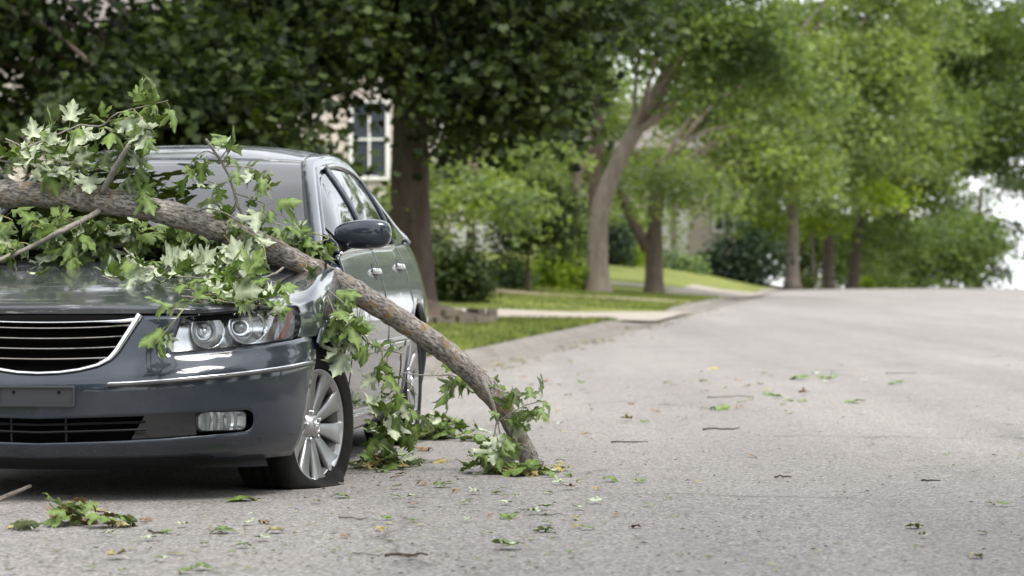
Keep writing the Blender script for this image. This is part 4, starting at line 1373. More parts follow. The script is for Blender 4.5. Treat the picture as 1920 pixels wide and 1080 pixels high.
pw.append(patch(np.array(gl)))
panel('front_wing', pw, M['paint'], solid=.008, weld=.002)


def arch_lip(A, a0, a1, name):
    V = []
    for a in np.linspace(math.radians(a0), math.radians(a1), 50):
        for dr, dx in ((.0, -.03), (-.002, .002), (.004, .007), (.022, .006), (.034, -.003)):
            r = A[2] + dr; y, z = A[0] - r * math.cos(a), A[1] + r * math.sin(a)
            z = max(z, .19)
            V.append((side_x(y, z) + dx, y, z))
    return V, orient(V, grid_faces(50, 5), CREF)


panel('arch_lip', [arch_lip(FA, 52, 188, 'f')], M['paint'], solid=0)
panel('arch_lip', [arch_lip(RA, -8, 188, 'r')], M['paint'], solid=0)

# doors, sill and rear quarter
ds = dense(.608, 1.696, 30)
panel('front_door', [patch(side_cols(ds, lambda y: .245, lambda y: float(belt_z(y)), 24))], M['paint'], solid=.010)
ds = dense(1.704, 2.60, 40, RA[0] - RA[2])
panel('rear_door', [patch(side_cols([y for y in ds], lambda y: max(.245, arch(y, (RA[0], RA[1], RA[2]), .245)), lambda y: float(belt_z(y)), 24))], M['paint'], solid=.010)
ds = dense(2.608, 3.93, 46, RA[0] + RA[2])
def q_top(y): return float(belt_z(min(y, 3.45))) - .05 * max(0, (y - 3.45))
_sh = np.array([[(side_x(y, q_top(y)), y, q_top(y)), (side_x(y, q_top(y)) - .03, y, q_top(y) + .014), (.74, y, q_top(y) + .018), (.62, y, q_top(y) + .012)] for y in np.linspace(3.32, 3.90, 16)])
panel('rear_quarter', [patch(_sh, ref=(0, 3.5, .5)), patch(side_cols(ds, lambda y: max(.24, arch(y, RA, .24)), lambda y: float(belt_z(min(y, 3.45))) - .05 * max(0, (y - 3.45)), 24))], M['paint'], solid=.010)
ds = np.linspace(.42, 2.39, 30)
panel('sill', [patch(side_cols(ds, lambda y: .165, lambda y: .238, 6))], M['paint'], solid=.01)


def side_strip(y0, y1, zf, prof, mat, name, n=30):
    V = []
    for y in np.linspace(y0, y1, n):
        for o_, u_ in prof: V.append((side_x(y, zf(y) + u_) + o_, y, zf(y) + u_))
    k = len(prof)
    F = [(i * k + j, i * k + (j + 1) % k, (i + 1) * k + (j + 1) % k, (i + 1) * k + j) for i in range(n - 1) for j in range(k)] + [tuple(range(k)), tuple((n - 1) * k + j for j in range(k))]
    for s in (1, -1): mk(name, V if s > 0 else mirror_v(V), F if s > 0 else flip_f(F), mat, car, True)


for y0, y1 in ((.63, 1.685), (1.715, 2.38)):
    side_strip(y0, y1, lambda y: .515 + .008 * y, [(-.004, -.022), (.008, -.020), (.011, 0), (.008, .020), (-.004, .022)], M['paint'], 'door_moulding')
    side_strip(y0, y1, lambda y: .540 + .008 * y, [(-.004, -.004), (.010, -.004), (.010, .004), (-.004, .004)], M['chrome'], 'moulding_trim')
side_strip(.45, 2.36, lambda y: .242, [(-.004, -.004), (.006, -.004), (.006, .003), (-.004, .003)], M['chrome'], 'sill_trim')
# dark structure behind the panels
ds = np.linspace(.40, 2.38, 30)
panel('inner_structure', [patch(side_cols(ds, lambda y: .18, lambda y: float(belt_z(y)) - .01, 8, .03)), patch(side_cols(np.linspace(3.17, 3.9, 12), lambda y: .25, lambda y: .98, 8, .03)),
      patch(side_cols(np.linspace(2.36, 3.2, 20), lambda y: max(.25, arch(y, (RA[0], RA[1], RA[2] + .01), .25)), lambda y: .98, 8, .03)),
      patch(side_cols(np.linspace(-.35, .45, 20), lambda y: max(.25, arch(y, (FA[0], FA[1], FA[2] + .01), .25)), lambda y: .70, 6, .03))], M['void'], solid=0)

# --- windscreen, roof, rear screen: rows of (centre, edge)
GHS = [((.40, .922), (.785, .60, .940)), ((.73, 1.09), (.712, .92, 1.105)), ((1.08, 1.255), (.645, 1.22, 1.262)), ((1.40, 1.382), (.592, 1.50, 1.372)),
       ((1.62, 1.445), (.590, 1.72, 1.408)), ((2.0, 1.478), (.597, 2.05, 1.428)), ((2.4, 1.468), (.608, 2.4, 1.412)), ((2.72, 1.425), (.628, 2.66, 1.360)),
       ((3.1, 1.29), (.662, 2.98, 1.265)), ((3.45, 1.13), (.72, 3.30, 1.13)), ((3.62, 1.06), (.765, 3.45, 1.065))]
A = np.linspace(0, 1, 7)
RN = np.array([[(e[0] * a, c[0] + (e[1] - c[0]) * a ** 2, c[1] + (e[2] - c[1]) * a ** (2.2 if k < 4 or k > 7 else 2.8)) for a in A] for k, (c, e) in enumerate(GHS)])
edge = np.array([e for c, e in GHS])


def roof_net(b0, b1, nb_, a1=6.0, na=20):
    return net_eval(RN, np.linspace(b0, b1, nb_), np.linspace(0, a1, na))


panel('windscreen', [patch(roof_net(.10, 2.97, 30, 5.72))], M['glass'], centre=True, solid=0)
gf = roof_net(2.74, 3.03, 4, 5.9) + np.array([0, .004, -.006])
panel('screen_band', [patch(gf), patch(roof_net(.0, .16, 3, 5.9) + np.array([0, .004, -.006]))], M['gloss_black'], centre=True, solid=0)
gs = net_eval(RN, np.linspace(0, 3.0, 30), np.linspace(5.66, 5.90, 3)) + np.array([0, .002, -.002])
panel('screen_seal', [patch(gs)], M['black'], solid=0)
panel('roof', [patch(roof_net(3.02, 6.98, 40, 5.98))], M['paint_dusty'], centre=True, solid=.01)
panel('rear_screen', [patch(roof_net(7.02, 9.9, 24, 5.75))], M['glass_dark'], centre=True, solid=0)
# pillars and roof rail: a rounded band outside the screen edge
bE = np.linspace(0, 9.75, 90)
E = catmull_at(edge, bE)
RAILP = [(-.022, .002), (-.006, .0065), (.012, .004), (.030, -.012), (.040, -.035), (.040, -.050)]
V = []
for b, e in zip(bE, E):
    wv = 1.0 + .35 * _smooth(7.6, 9.4, b)
    for dx, dz in RAILP: V.append((e[0] + dx * (wv if dx > 0 else 1), e[1] + (.004 if b < 3 else 0), e[2] + dz * (wv if dz < 0 else 1)))
g = np.array(V).reshape(len(bE), len(RAILP), 3)
panel('roof_rail', [patch(net_eval(g, np.linspace(0, len(bE) - 1, 120), np.linspace(0, len(RAILP) - 1, 16)))], M['paint'], solid=0)
railo = g[:, -1]                         # outer edge of the rail, follows y


def rail_at(y): return np.array([np.interp(y, railo[:, 1], railo[:, 0]), y, np.interp(y, railo[:, 1], railo[:, 2])])
def belt_at(y): return np.array([side_x(y, float(belt_z(y))) - .012, y, float(belt_z(y))])


def side_glass(y0t, y1t, y0b, y1b, s0=0.0, s1=1.0, inset=0.0, n=22, nv=10):
    g = np.zeros((n, nv, 3))
    for i in range(n):
        q = i / (n - 1)
        b_, t_ = belt_at(y0b + (y1b - y0b) * q), rail_at(y0t + (y1t - y0t) * q)
        for j in range(nv):
            s = s0 + (s1 - s0) * j / (nv - 1)
            p = b_ + (t_ - b_) * s
            p[0] += .022 * math.sin(math.pi * s) - inset
            g[i, j] = p
    return g


panel('door_frame', [patch(side_glass(.86, 1.70, .72, 1.66, -.02, 1.0, .010))], M['gloss_black'], solid=0)
panel('door_frame', [patch(side_glass(1.74, 2.62, 1.70, 2.60, -.02, 1.0, .010))], M['gloss_black'], solid=0)
panel('side_window', [patch(side_glass(.96, 1.655, .80, 1.615, .035, .93, -.001))], M['glass_dark'], solid=0)
panel('side_window', [patch(side_glass(1.79, 2.52, 1.75, 2.48, .035, .93, -.001))], M['glass_dark'], solid=0)
panel('quarter_window', [patch(side_glass(2.66, 2.90, 2.62, 2.86, .10, .86, -.001))], M['glass_dark'], solid=0)
panel('rear_pillar', [patch(side_glass(2.60, 3.40, 2.58, 3.42, -.02, 1.0, .004))], M['paint'], solid=0)
# painted outer door frames and bright belt mouldings
for (yt0, yt1, yb0, yb1) in ((.86, 1.70, .70, 1.662), (1.738, 2.60, 1.698, 2.585)):
    gg = side_glass(yt0, yt1, yb0, yb1, 0, 1, -.003, 26, 12)
    path = [tuple(p) for p in gg[0]] + [tuple(p) for p in gg[1:, -1]] + [tuple(p) for p in gg[-1, -2::-1]]
    v, f = tube(path, .013, 6, True)
    panel('frame_trim', [(v, f)], M['paint'], solid=0)
    v, f = tube([tuple(p + np.array([.012, 0, -.002])) for p in gg[:, 0]], .009, 6, True)
    panel('belt_moulding', [(v, f)], M['chrome'], solid=0)

# boot and tail, plain because nothing of them shows
rows_ = []
for q, (yc, zc_, xe, ye, ze) in enumerate([(3.60, 1.065, .765, 3.44, 1.06), (3.75, 1.05, .78, 3.62, 1.045), (3.90, 1.02, .74, 3.80, 1.015), (3.945, .95, .72, 3.86, .94), (3.95, .75, .74, 3.87, .75), (3.97, .55, .76, 3.89, .52), (3.96, .35, .74, 3.88, .34), (3.88, .22, .72, 3.82, .22)]):
    rows_.append([(xe * a, yc + (ye - yc) * a ** 2, zc_ + (ze - zc_) * a ** 2) for a in np.linspace(0, 1, 6)] + [(xe + (side_x(min(ye, 3.9), min(ze, 1.05)) - xe) * .8, ye - .03, ze - .012)])
g = net_eval(np.array(rows_), np.linspace(0, 7, 36), np.linspace(0, 6, 24))
panel('boot', [patch(g[:18])], M['paint'], centre=True)
panel('rear_bumper', [patch(g[17:])], M['paint'], centre=True)
for s in (-1, 1):
    gt = g[14:20, 15:22] + np.array([0, .006, 0])
    V, F = patch(gt)
    mk('tail_lamp', V if s > 0 else mirror_v(V), F if s > 0 else flip_f(F), M['red_lamp'], car)

# underside and engine bay
m = MB(); m.box((0, 1.75, .19), (1.62, 4.0, .07)); m.box((0, -.30, .45), (1.1, .7, .34)); m.box((0, .42, .60), (1.56, .06, .56)); m.box((0, -.55, .26), (1.2, .3, .2))
m.box((0, 3.5, .4), (1.3, .7, .36))
m.build('underbody', M['void'], car)
for A_, xx in ((FA, .62), (RA, .62)):
    for s in (1, -1):
        V = []
        for a in np.linspace(-.05, math.pi + .05, 26):
            for x in (xx, .86): V.append((s * x, A_[0] - (A_[2] + .012) * math.cos(a), A_[1] + (A_[2] + .012) * math.sin(a)))
        mk('wheel_housing', V, grid_faces(26, 2), M['void'], car)
# cabin
m = MB(); m.box((0, .83, .86), (1.42, .5, .16), taper=.9); m.box((0, .55, .84), (1.45, .35, .10)); m.build('dashboard', M['cabin'], car, bevel=.03)
for sx in (-.37, .37):
    st = MB().box((sx, 1.75, .98), (.48, .16, .62), Matrix.Rotation(math.radians(-14), 3, 'X'), taper=.86).build('seat', M['cabin'], car, bevel=.05)
    MB().box((sx, 1.86, 1.24), (.25, .10, .17), Matrix.Rotation(math.radians(-12), 3, 'X'), taper=.8).build('headrest', M['cabin'], st, bevel=.04)
MB().box((0, 2.75, .95), (1.3, .2, .55), Matrix.Rotation(math.radians(-18), 3, 'X')).build('rear_seat', M['cabin'], car, bevel=.05)
v, f = tube([(.37 + .19 * math.cos(a), 1.10 + .07 * math.sin(a), .97 + .175 * math.sin(a)) for a in np.linspace(0, 6.2832, 33)], .016, 8, False)
m = MB().add(v, f); m.box((.37, 1.09, .97), (.34, .03, .06)); m.build('steering_wheel', M['black'], car, True)
v, f = tube([(0, 1.42, 1.35), (0, 1.40, 1.31)], .01, 6); m = MB().add(v, f); m.box((0, 1.39, 1.285), (.24, .03, .07), taper=.9); m.build('rear_view_mirror', M['black'], car)
MB().box((0, 2.1, .33), (1.6, 3.0, .1)).build('cabin_floor', M['void'], car)
# wiper arms along the screen base
for x0, x1 in ((.05, .60), (-.55, 0.0)):
    pts = [RN[0][0] * 0 + p for p in net_eval(RN, [.16, .2, .26, .34], [3.0])[:, 0]]
    g_ = [net_eval(RN, [.10 + .05 * q], [abs(x0 + (x1 - x0) * q) / .785 * 6])[0, 0] for q in np.linspace(0, 1, 8)]
    v, f = tube([(x0 + (x1 - x0) * q, p[1] - .012, p[2] + .014) for q, p in zip(np.linspace(0, 1, 8), g_)], .008, 5)
    mk('wiper', v, f, M['black'], car)

# door handles: cup and pull
for yh, zh in ((1.55, .872), (2.42, .90)):
    for s in (1, -1):
        x = side_x(yh, zh)
        V, F = [], []
        for i, q in enumerate(np.linspace(-1, 1, 13)):
            y = yh + q * .085
            bow = .024 * (1 - q ** 4) + .001
            for dz, dx in ((-.013, 0), (-.010, .008), (0, .010), (.010, .008), (.013, 0)): V.append((side_x(y, zh) + bow * (.6 if abs(dz) > .013 else 1) + dx * .4, y, zh + dz))
        F = grid_faces(13, 5)
        h = mk('door_handle', V if s > 0 else mirror_v(V), F, M['chrome'], car)
        md = h.modifiers.new('thickness', 'SOLIDIFY'); md.thickness = .008
        cup = [(side_x(yh + .055 * math.cos(a), zh + .04 * math.sin(a)) + .0015, yh - .01 + .055 * math.cos(a), zh + .04 * math.sin(a)) for a in np.linspace(0, 6.2832, 25)[:-1]]
        mk('handle_cup', cup if s > 0 else mirror_v(cup), [tuple(range(24))], M['black'], h)

# door mirrors
for s in (1, -1):
    V, n, k = [], 15, 20
    secs = [(.822, .050, .045, .06), (.832, .075, .052, .085), (.86, .105, .060, .10), (.91, .124, .063, .11), (.97, .130, .064, .11), (1.02, .122, .060, .10), (1.05, .098, .048, .08), (1.063, .06, .03, .055), (1.067, .02, .01, .02)]
    secs = catmull(secs, 26)
    for x, h, zz, d in secs:
        for j in range(k):
            a = 2 * math.pi * j / k
            c_, s_ = math.cos(a), math.sin(a)
            yy = math.copysign(abs(c_) ** .65, c_) * d * .5; hz = math.copysign(abs(s_) ** .65, s_) * h * .5
            V.append((x, .865 + yy * (1.15 if yy < 0 else .6), 1.028 + hz + (x - .94) * .03))
    F = [(i * k + j, i * k + (j + 1) % k, (i + 1) * k + (j + 1) % k, (i + 1) * k + j) for i in range(25) for j in range(k)] + [tuple(range(k)), tuple(25 * k + j for j in range(k))]
    mir = mk('door_mirror', V if s > 0 else mirror_v(V), orient(V, F, (.94, .86, 1.03)) if s > 0 else flip_f(orient(V, F, (.94, .86, 1.03))), M['paint'], car)
    sk = MB()
    v, f = tube([(.80, .83, .955), (.83, .845, .965), (.865, .86, .985), (.90, .87, .995)], [.045, .036, .028, .022], 10); sk.add(v, f)
    sk.add([(.845, .70, .945), (.838, .86, .955), (.79, .86, 1.03), (.84, .70, .955), (.858, .70, .945), (.852, .86, .955), (.80, .86, 1.03), (.85, .70, .955)], [(0, 1, 2, 3), (7, 6, 5, 4), (0, 4, 5, 1), (1, 5, 6, 2), (2, 6, 7, 3), (3, 7, 4, 0)])
    if s < 0: sk.v = mirror_v(sk.v); sk.f = flip_f(sk.f)
    sk.build('mirror_foot', M['black'], mir, True)

# --- wheels
RIM_R, TYRE_R = .226, .338
tyre_prof = [(.212, -.095), (.228, -.100), (.25, -.112), (.285, -.118), (.312, -.112), (.328, -.098), (.335, -.08), (.338, -.05), (.333, -.047), (.333, -.041), (.338, -.038), (.338, -.004), (.332, -.002), (.332, .004), (.338, .006), (.338, .04), (.333, .042), (.333, .048), (.337, .05), (.335, .08),
             (.328, .098), (.312, .112), (.285, .118), (.25, .114), (.240, .113), (.236, .109), (.229, .107), (.212, .095)]
rim_prof = [(.206, .088), (.213, .096), (.218, .101), (.223, .106), (.228, .108), (.229, .104), (.228, .095), (.21, .08)]
barrel_prof = [(.205, -.09), (.19, -.04), (.186, .02), (.196, .06), (.212, .092), (.206, .09), (.19, .055), (.18, .02), (.18, -.05), (.20, -.09)]


def spoke_mesh():
    """one broad spoke along +Z, wheel axis X"""
    st = [(.045, .022, .074, .022), (.075, .021, .078, .02), (.11, .0255, .083, .018), (.15, .031, .088, .016), (.185, .038, .093, .014), (.208, .046, .099, .012), (.221, .060, .104, .010)]
    st = catmull(st, 14)
    V = []
    for r, w, x, th in st:
        for q, dx in ((-1, -th), (-1, -.002), (-.8, .003), (0, -.006), (.8, .003), (1, -.002), (1, -th)):
            V.append((x + dx, q * w, r))
    n, k = 14, 7
    F = [(i * k + j, i * k + j + 1, (i + 1) * k + j + 1, (i + 1) * k + j) for i in range(n - 1) for j in range(k - 1)]
    F += [((n - 1) * k + j) for j in []]
    F = orient(V, F, (-1, 0, .12))
    return mesh_data('spoke', V, F, M['alloy'])


SPOKE = spoke_mesh()
v, f = lathe_x([(0.0, .100), (.02, .1005), (.036, .098), (.044, .092), (.048, .080), (.062, .070), (.07, .05)], 32)
HUB = mesh_data('hub_cap', v, f, M['alloy'])
v, f = lathe_x([(0, .092), (.006, .092), (.009, .088), (.0095, .07)], 6); NUT = mesh_data('lug_nut', v, f, M['chrome'])
v, f = lathe_x(rim_prof, 72); RIM = mesh_data('rim', v, f, M['alloy'])
v, f = lathe_x(barrel_prof, 60); BARREL = mesh_data('rim_barrel', v, f, M['barrel'])
v, f = lathe_x([(.06, .03), (.155, .03), (.155, .005), (.06, .005)], 40); DISC = mesh_data('brake_disc', v, f, M['brake'])
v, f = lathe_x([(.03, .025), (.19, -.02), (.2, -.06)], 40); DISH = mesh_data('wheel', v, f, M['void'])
v, f = lathe_x(tyre_prof, 96); TYRE_V, TYRE_F = v, f


def wheel(x, y, z, s, steer, flat=False):
    w = link_mesh('wheel', DISH, car)
    w.location = (s * x, y, z)
    w.rotation_euler = (0, 0, (math.pi if s < 0 else 0) + steer)
    V = TYRE_V
    if flat:
        V = []
        for (a, b, c) in TYRE_V:
            floor_ = -z + .003
            rad = math.hypot(b, c)
            pen = max(0.0, -.338 * c / rad - .238)                 # how far the tread would reach below the road at this angle
            if pen > 0 and rad > .222:
                bell = math.sin(math.pi * min(1, max(0, (rad - .222) / .116)) ** .8)
                a += math.copysign(pen * .62 * bell, a) * min(1, abs(a) / .08)
            s_ = .012
            c = floor_ + s_ * math.log(1 + math.exp(min(60, (c - floor_) / s_)))
            V.append((a, b, c))
    mk('tyre', V, TYRE_F, M['tyre'], w)
    link_mesh('rim', RIM, w); link_mesh('rim_barrel', BARREL, w); link_mesh('hub_cap', HUB, w)
    d = link_mesh('brake_disc', DISC, w)
    for k in range(10):
        o = link_mesh('spoke', SPOKE, w); o.rotation_euler = (math.radians(36 * k + 8), 0, 0)
    for k in range(5):
        a = math.radians(72 * k + 26)
        o = link_mesh('lug_nut', NUT, w); o.location = (.0, .057 * math.cos(a), .057 * math.sin(a))
    # emblem: a slanted letter shape inside an oval
    m = MB()
    v, f = tube([(.1015, .021 * math.cos(a), .026 * math.sin(a)) for a in np.linspace(0, 6.2832, 25)], .0022, 5, False); m.add(v, f)
    for pts in ([(-.010, -.016), (-.006, 0), (-.009, .016)], [(.010, -.016), (.006, 0), (.009, .016)], [(-.007, -.005), (0, .001), (.007, .006)]):
        v, f = tube([(.1015, p[0], p[1]) for p in pts], .0022, 5); m.add(v, f)
    m.build('emblem', M['chrome'], w, True)
    return w


wheel(.795, 0, .243, 1, math.radians(-17), True)
wheel(.795, 0, .322, -1, math.radians(-17))
wheel(.800, 2.78, .327, 1, 0)
wheel(.800, 2.78, .327, -1, 0)

# ------------------------------------------------------------------ maple leaves
_half = [(0, 0), (.10, -.03), (.26, -.10), (.36, -.06), (.34, .03), (.44, .09), (.33, .15), (.26, .20), (.36, .26), (.43, .29), (.50, .36), (.64, .38), (.58, .46), (.66, .58), (.52, .55), (.44, .60), (.38, .54), (.30, .49), (.22, .43),
         (.23, .54), (.33, .62), (.25, .69), (.27, .80), (.16, .82), (.10, .92), (0, 1.06)]


def leaf_mesh(name, r_, mats, curl, droop, fold, twist, petiole=.5, wob=0.05):
    """upper and lower face a hair apart plus a stalk; leaf length about 1 along +Y, upper face +Z"""
    mid = [(0, .82), (0, .62), (0, .42), (0, .22)]
    top_v, faces = [], []
    H = [(x * (1 + r_.normal(0, .06)), y + r_.normal(0, .012) * (x > 0)) for x, y in _half]
    G = [(x * (1 + r_.normal(0, .06)), y + r_.normal(0, .012) * (x > 0)) for x, y in _half]
    bm = bmesh.new()
    def bend(x, y):
        z = -curl * x * x * 2.2 - droop * y * y + fold * abs(x) + twist * x * y
        z += wob * math.sin(9 * x + 3 * y + ph) * (abs(x) + .2) + wob * .6 * math.sin(14 * y - 5 * x + ph)
        return z
    ph = r_.random() * 6
    lay = bm.verts.layers.float.new('vein')
    ribs = [((0, 0), (0, 1.06)), ((0, .10), (.62, .52)), ((0, .10), (-.62, .52)), ((0, .03), (.38, .0)), ((0, .03), (-.38, .0)), ((0, .5), (.22, .72)), ((0, .5), (-.22, .72)), ((.3, .3), (.5, .36)), ((-.3, .3), (-.5, .36))]
    def vd(x, y):
        best = 9
        for (ax, ay), (bx_, by_) in ribs:
            dx, dy = bx_ - ax, by_ - ay; t = max(0, min(1, ((x - ax) * dx + (y - ay) * dy) / (dx * dx + dy * dy)))
            best = min(best, math.hypot(x - ax - t * dx, y - ay - t * dy))
        return best
    for s, pts in ((1, H), (-1, G)):
        poly = [(s * x, y) for x, y in pts] + mid
        vs = [bm.verts.new((x, y, 0)) for x, y in poly]
        f = bm.faces.new(vs if s > 0 else vs[::-1])
        if f.normal.z < 0: f.normal_flip()
    bmesh.ops.remove_doubles(bm, verts=bm.verts, dist=1e-5)
    bmesh.ops.triangulate(bm, faces=bm.faces)
    for v in bm.verts:
        v[lay] = vd(v.co.x, v.co.y)
        v.co.z = bend(v.co.x, v.co.y)
    bm.normal_update()
    for f in bm.faces:
        f.smooth = True
        if f.normal.z < 0: f.normal_flip()
    n0 = list(bm.faces)
    dup = bmesh.ops.duplicate(bm, geom=n0)['geom']
    df = [g for g in dup if isinstance(g, bmesh.types.BMFace)]
    for v in [g for g in dup if isinstance(g, bmesh.types.BMVert)]: v.co.z -= .009
    for f in df: f.normal_flip(); f.material_index = 1
    v, fc = tube([(0, .02, bend(0, 0)), (0, -petiole * .5, .03), (0, -petiole, -.02)], [.012, .009, .011], 4, True)
    vs = [bm.verts.new(p) for p in v]
    for q in fc:
        f = bm.faces.new([vs[i] for i in q]); f.material_index = 2
    me = bpy.data.meshes.new(name); bm.to_mesh(me); bm.free()
    for m_ in mats: me.materials.append(m_)
    return me


lr = np.random.default_rng(5)
LM = [M['hero_top'], M['hero_under'], M['stem']]
LEAVES = [leaf_mesh('leaf', lr, LM, lr.uniform(.1, .8), lr.uniform(-.05, .55), lr.uniform(-.15, .4), lr.uniform(-.35, .35), .5, .075) for _ in range(18)]
DRY = [leaf_mesh('leaf', lr, [M['old_leaf'], M['old_leaf'], M['old_leaf']], lr.uniform(.15, .45), lr.uniform(0, .25), lr.uniform(-.1, .25), .15, .2) for _ in range(4)]
BROWN = [leaf_mesh('leaf', lr, [M['brown_leaf'], M['brown_leaf'], M['brown_leaf']], lr.uniform(.2, .6), lr.uniform(0, .35), lr.uniform(-.1, .3), .15, .2) for _ in range(3)]
GROUNDL = [leaf_mesh('leaf', lr, LM, lr.uniform(.05, .35), lr.uniform(-.1, .2), lr.uniform(-.05, .2), lr.uniform(-.2, .2), .25, .08) for _ in range(8)]


def basis(d, nrm):
    """rotation taking +Y to d and +Z towards nrm"""
    y = Vector(d).normalized(); x = y.cross(Vector(nrm))
    x = x.normalized() if x.length > 1e-4 else y.orthogonal().normalized()
    z = x.cross(y)
    return Matrix((x, y, z)).transposed()


# ------------------------------------------------------------------ the fallen limb
branch = empty('fallen_branch', tuple(px(1000, 885, 11.6)))
branch.location.z = 0
tag(branch, 'broken grey maple limb with leafy twigs lying across the car down to the road', 'branch')
BO = np.array(branch.location)


def pts3(L):
    """list of (u, v, y) -> points, y carried on when left out"""
    out, y = [], None
    for p in L:
        if len(p) == 3: y = p[2]
        out.append(px(p[0], p[1], y))
    return np.array(out)


limb_pts = np.vstack([[(-4.6, 12.3, 0.12), (-4.0, 11.9, 0.75), (-3.2, 11.5, 1.12)], pts3([(-70, 366, 11.05), (0, 363), (100, 367), (190, 376), (300, 396), (400, 426, 11.06), (480, 456, 11.12), (560, 493, 11.2), (650, 538, 11.28), (760, 606, 11.4), (840, 662, 11.48), (900, 716, 11.54), (945, 768, 11.58), (975, 825, 11.61), (1002, 884, 11.63)])])
LP = catmull(limb_pts, 150)
kk = np.linspace(0, 1, 150)
LR = np.interp(kk, [0, .15, .5, .8, .93, 1], [.058, .053, .050, .047, .043, .040]) * (1 + .03 * np.sin(kk * 60) + .02 * np.sin(kk * 137))
for u0 in (190, 905, 470, 20):   # swellings where side branches leave
    p0 = LP[np.argmin(np.abs((LP[:, 0] / LP[:, 1]) * F_PX + 960 - u0))]
    LR *= 1 + .10 * np.exp(-(np.linalg.norm(LP - p0, axis=1) / .06) ** 2)
V, F = tube(LP - BO, list(LR), 22, True, .022, 3)
_c = np.repeat(LP - BO, 22, axis=0); _v = np.array(V); _d = _v - _c
_lump = 1 + .045 * np.sin(_v[:, 0] * 31 + 9 * np.sin(_v[:, 2] * 23)) * np.sin(_v[:, 2] * 37 + _v[:, 1] * 29) + .04 * np.sin(_v[:, 0] * 83 + _v[:, 1] * 71)
V = [tuple(p) for p in _c + _d * _lump[:, None]]
# splintered foot
r_ = np.random.default_rng(4)
V = [list(p) for p in V]
for i in range(22):
    for ring in (149, 148):
        V[ring * 22 + i][2] += abs(r_.normal(0, .012)); V[ring * 22 + i][0] += r_.normal(0, .008)
def bark_attr(o, P, sides):
    """along / around coordinates of a tube, for the bark texture"""
    L_ = np.concatenate([[0], np.cumsum(np.linalg.norm(np.diff(P, axis=0), axis=1))])
    co = np.array([(L_[i], .05 * math.cos(6.2832 * k / sides), .05 * math.sin(6.2832 * k / sides)) for i in range(len(P)) for k in range(sides)], np.float32)
    a_ = o.data.attributes.new('bark', 'FLOAT_VECTOR', 'POINT'); a_.data.foreach_set('vector', co.ravel())


bark_attr(mk('limb', V, F, M['limb'], branch), LP, 22)

leaf_jobs = []       # (position, direction, normal, size, mesh)


def add_leaf(p, d, nrm, size, mesh=None):
    leaf_jobs.append((np.array(p), d, nrm, size, mesh if mesh is not None else LEAVES[lr.integers(len(LEAVES))]))


def twig(L, r0, r1, leaves=0, size=.10, name='twig', mat='twig', flip=.35, spread=1.0, start=.15, hang=.5, face=(0.0, -0.4, 1.0)):
    """a twig through pixels at given distances, with leaves in loose opposite pairs"""
    P = pts3(L); Q = catmull(P, 7 * len(P))
    Q[1:-1] += lr.normal(0, .0008, (len(Q) - 2, 3))
    v, f = tube(Q - BO, list(np.linspace(r0, r1, len(Q))), 7, True, .05, int(lr.integers(999)))
    mk(name, v, f, M[mat], branch)
    for k in range(leaves):
        q = start + (1 - start) * (k + .5 + lr.uniform(-.4, .4)) / leaves
        i = min(int(q * (len(Q) - 1)), len(Q) - 2)
        base = Q[i]; t = Q[i + 1] - Q[i]; t = t / (np.linalg.norm(t) + 1e-9)
        side = np.cross(t, lr.normal(0, 1, 3)); side /= np.linalg.norm(side) + 1e-9
        d = t * lr.uniform(.1, .7) + side * spread + np.array([0, 0, -hang * lr.uniform(.2, 1.3)])
        d /= np.linalg.norm(d)
        nrm = np.array(face) + lr.normal(0, .55, 3)
        if lr.random() < flip: nrm = -nrm
        s = size * lr.uniform(.58, 1.25)
        add_leaf(base + d * s * .5, d, nrm, s)
    return Q


S = .086
# broken upright stub and the spray above it
twig([(192, 360, 11.0), (215, 317, 10.93), (242, 271, 10.88)], .015, .010, 0, name='side_branch')
twig([(229, 296, 11.02), (222, 268, 11.01), (208, 248), (203, 240)], .006, .003, 3, S)
twig([(150, 234, 11.03), (190, 236), (215, 215, 10.98), (250, 204), (285, 196, 10.93), (315, 188, 10.88)], .004, .002, 17, S, flip=.55, hang=.6)
twig([(250, 204, 10.98), (270, 225, 10.93), (290, 250, 10.88)], .0025, .0015, 7, S, mat='stem', flip=.4, hang=.9)
twig([(215, 240, 11.03), (240, 260), (265, 280)], .0025, .0015, 6, S * .9, mat='stem', flip=.3, hang=.9)
twig([(-40, 310, 11.08), (30, 285, 11.05), (100, 255), (150, 234)], .005, .003, 15, S, flip=.55)
twig([(-10, 300, 11.03), (40, 305, 10.98), (90, 300), (140, 305)], .004, .002, 13, S, flip=.5)
twig([(40, 335, 11.08), (90, 310, 11.05), (140, 312), (195, 318)], .004, .002, 14, S, flip=.5)
twig([(10, 260, 11.23), (60, 280), (110, 270), (160, 290)], .004, .002, 10, S, flip=.4)
twig([(242, 271, 11.01), (255, 320, 11.03), (262, 365)], .003, .002, 10, S, flip=.5, hang=.8)
twig([(20, 345, 11.08), (4, 322), (-20, 300)], .011, .008, 2, S, name='side_branch')
# branch falling to the lower left
twig([(186, 396, 11.01), (150, 416, 10.93), (110, 436, 10.83), (60, 462, 10.9), (0, 487, 10.8), (-70, 512, 10.7)], .0125, .008, 0, name='side_branch')
for (a, b, c) in (((150, 416), (120, 425), (95, 445)), ((110, 436), (90, 420), (60, 425)), ((60, 462), (40, 455), (15, 470)), ((130, 425), (140, 450), (125, 470)), ((30, 470), (10, 455), (-20, 460))):
    twig([(*a, 10.93), b, c], .003, .0015, 8, S * .9, mat='stem', flip=.25)
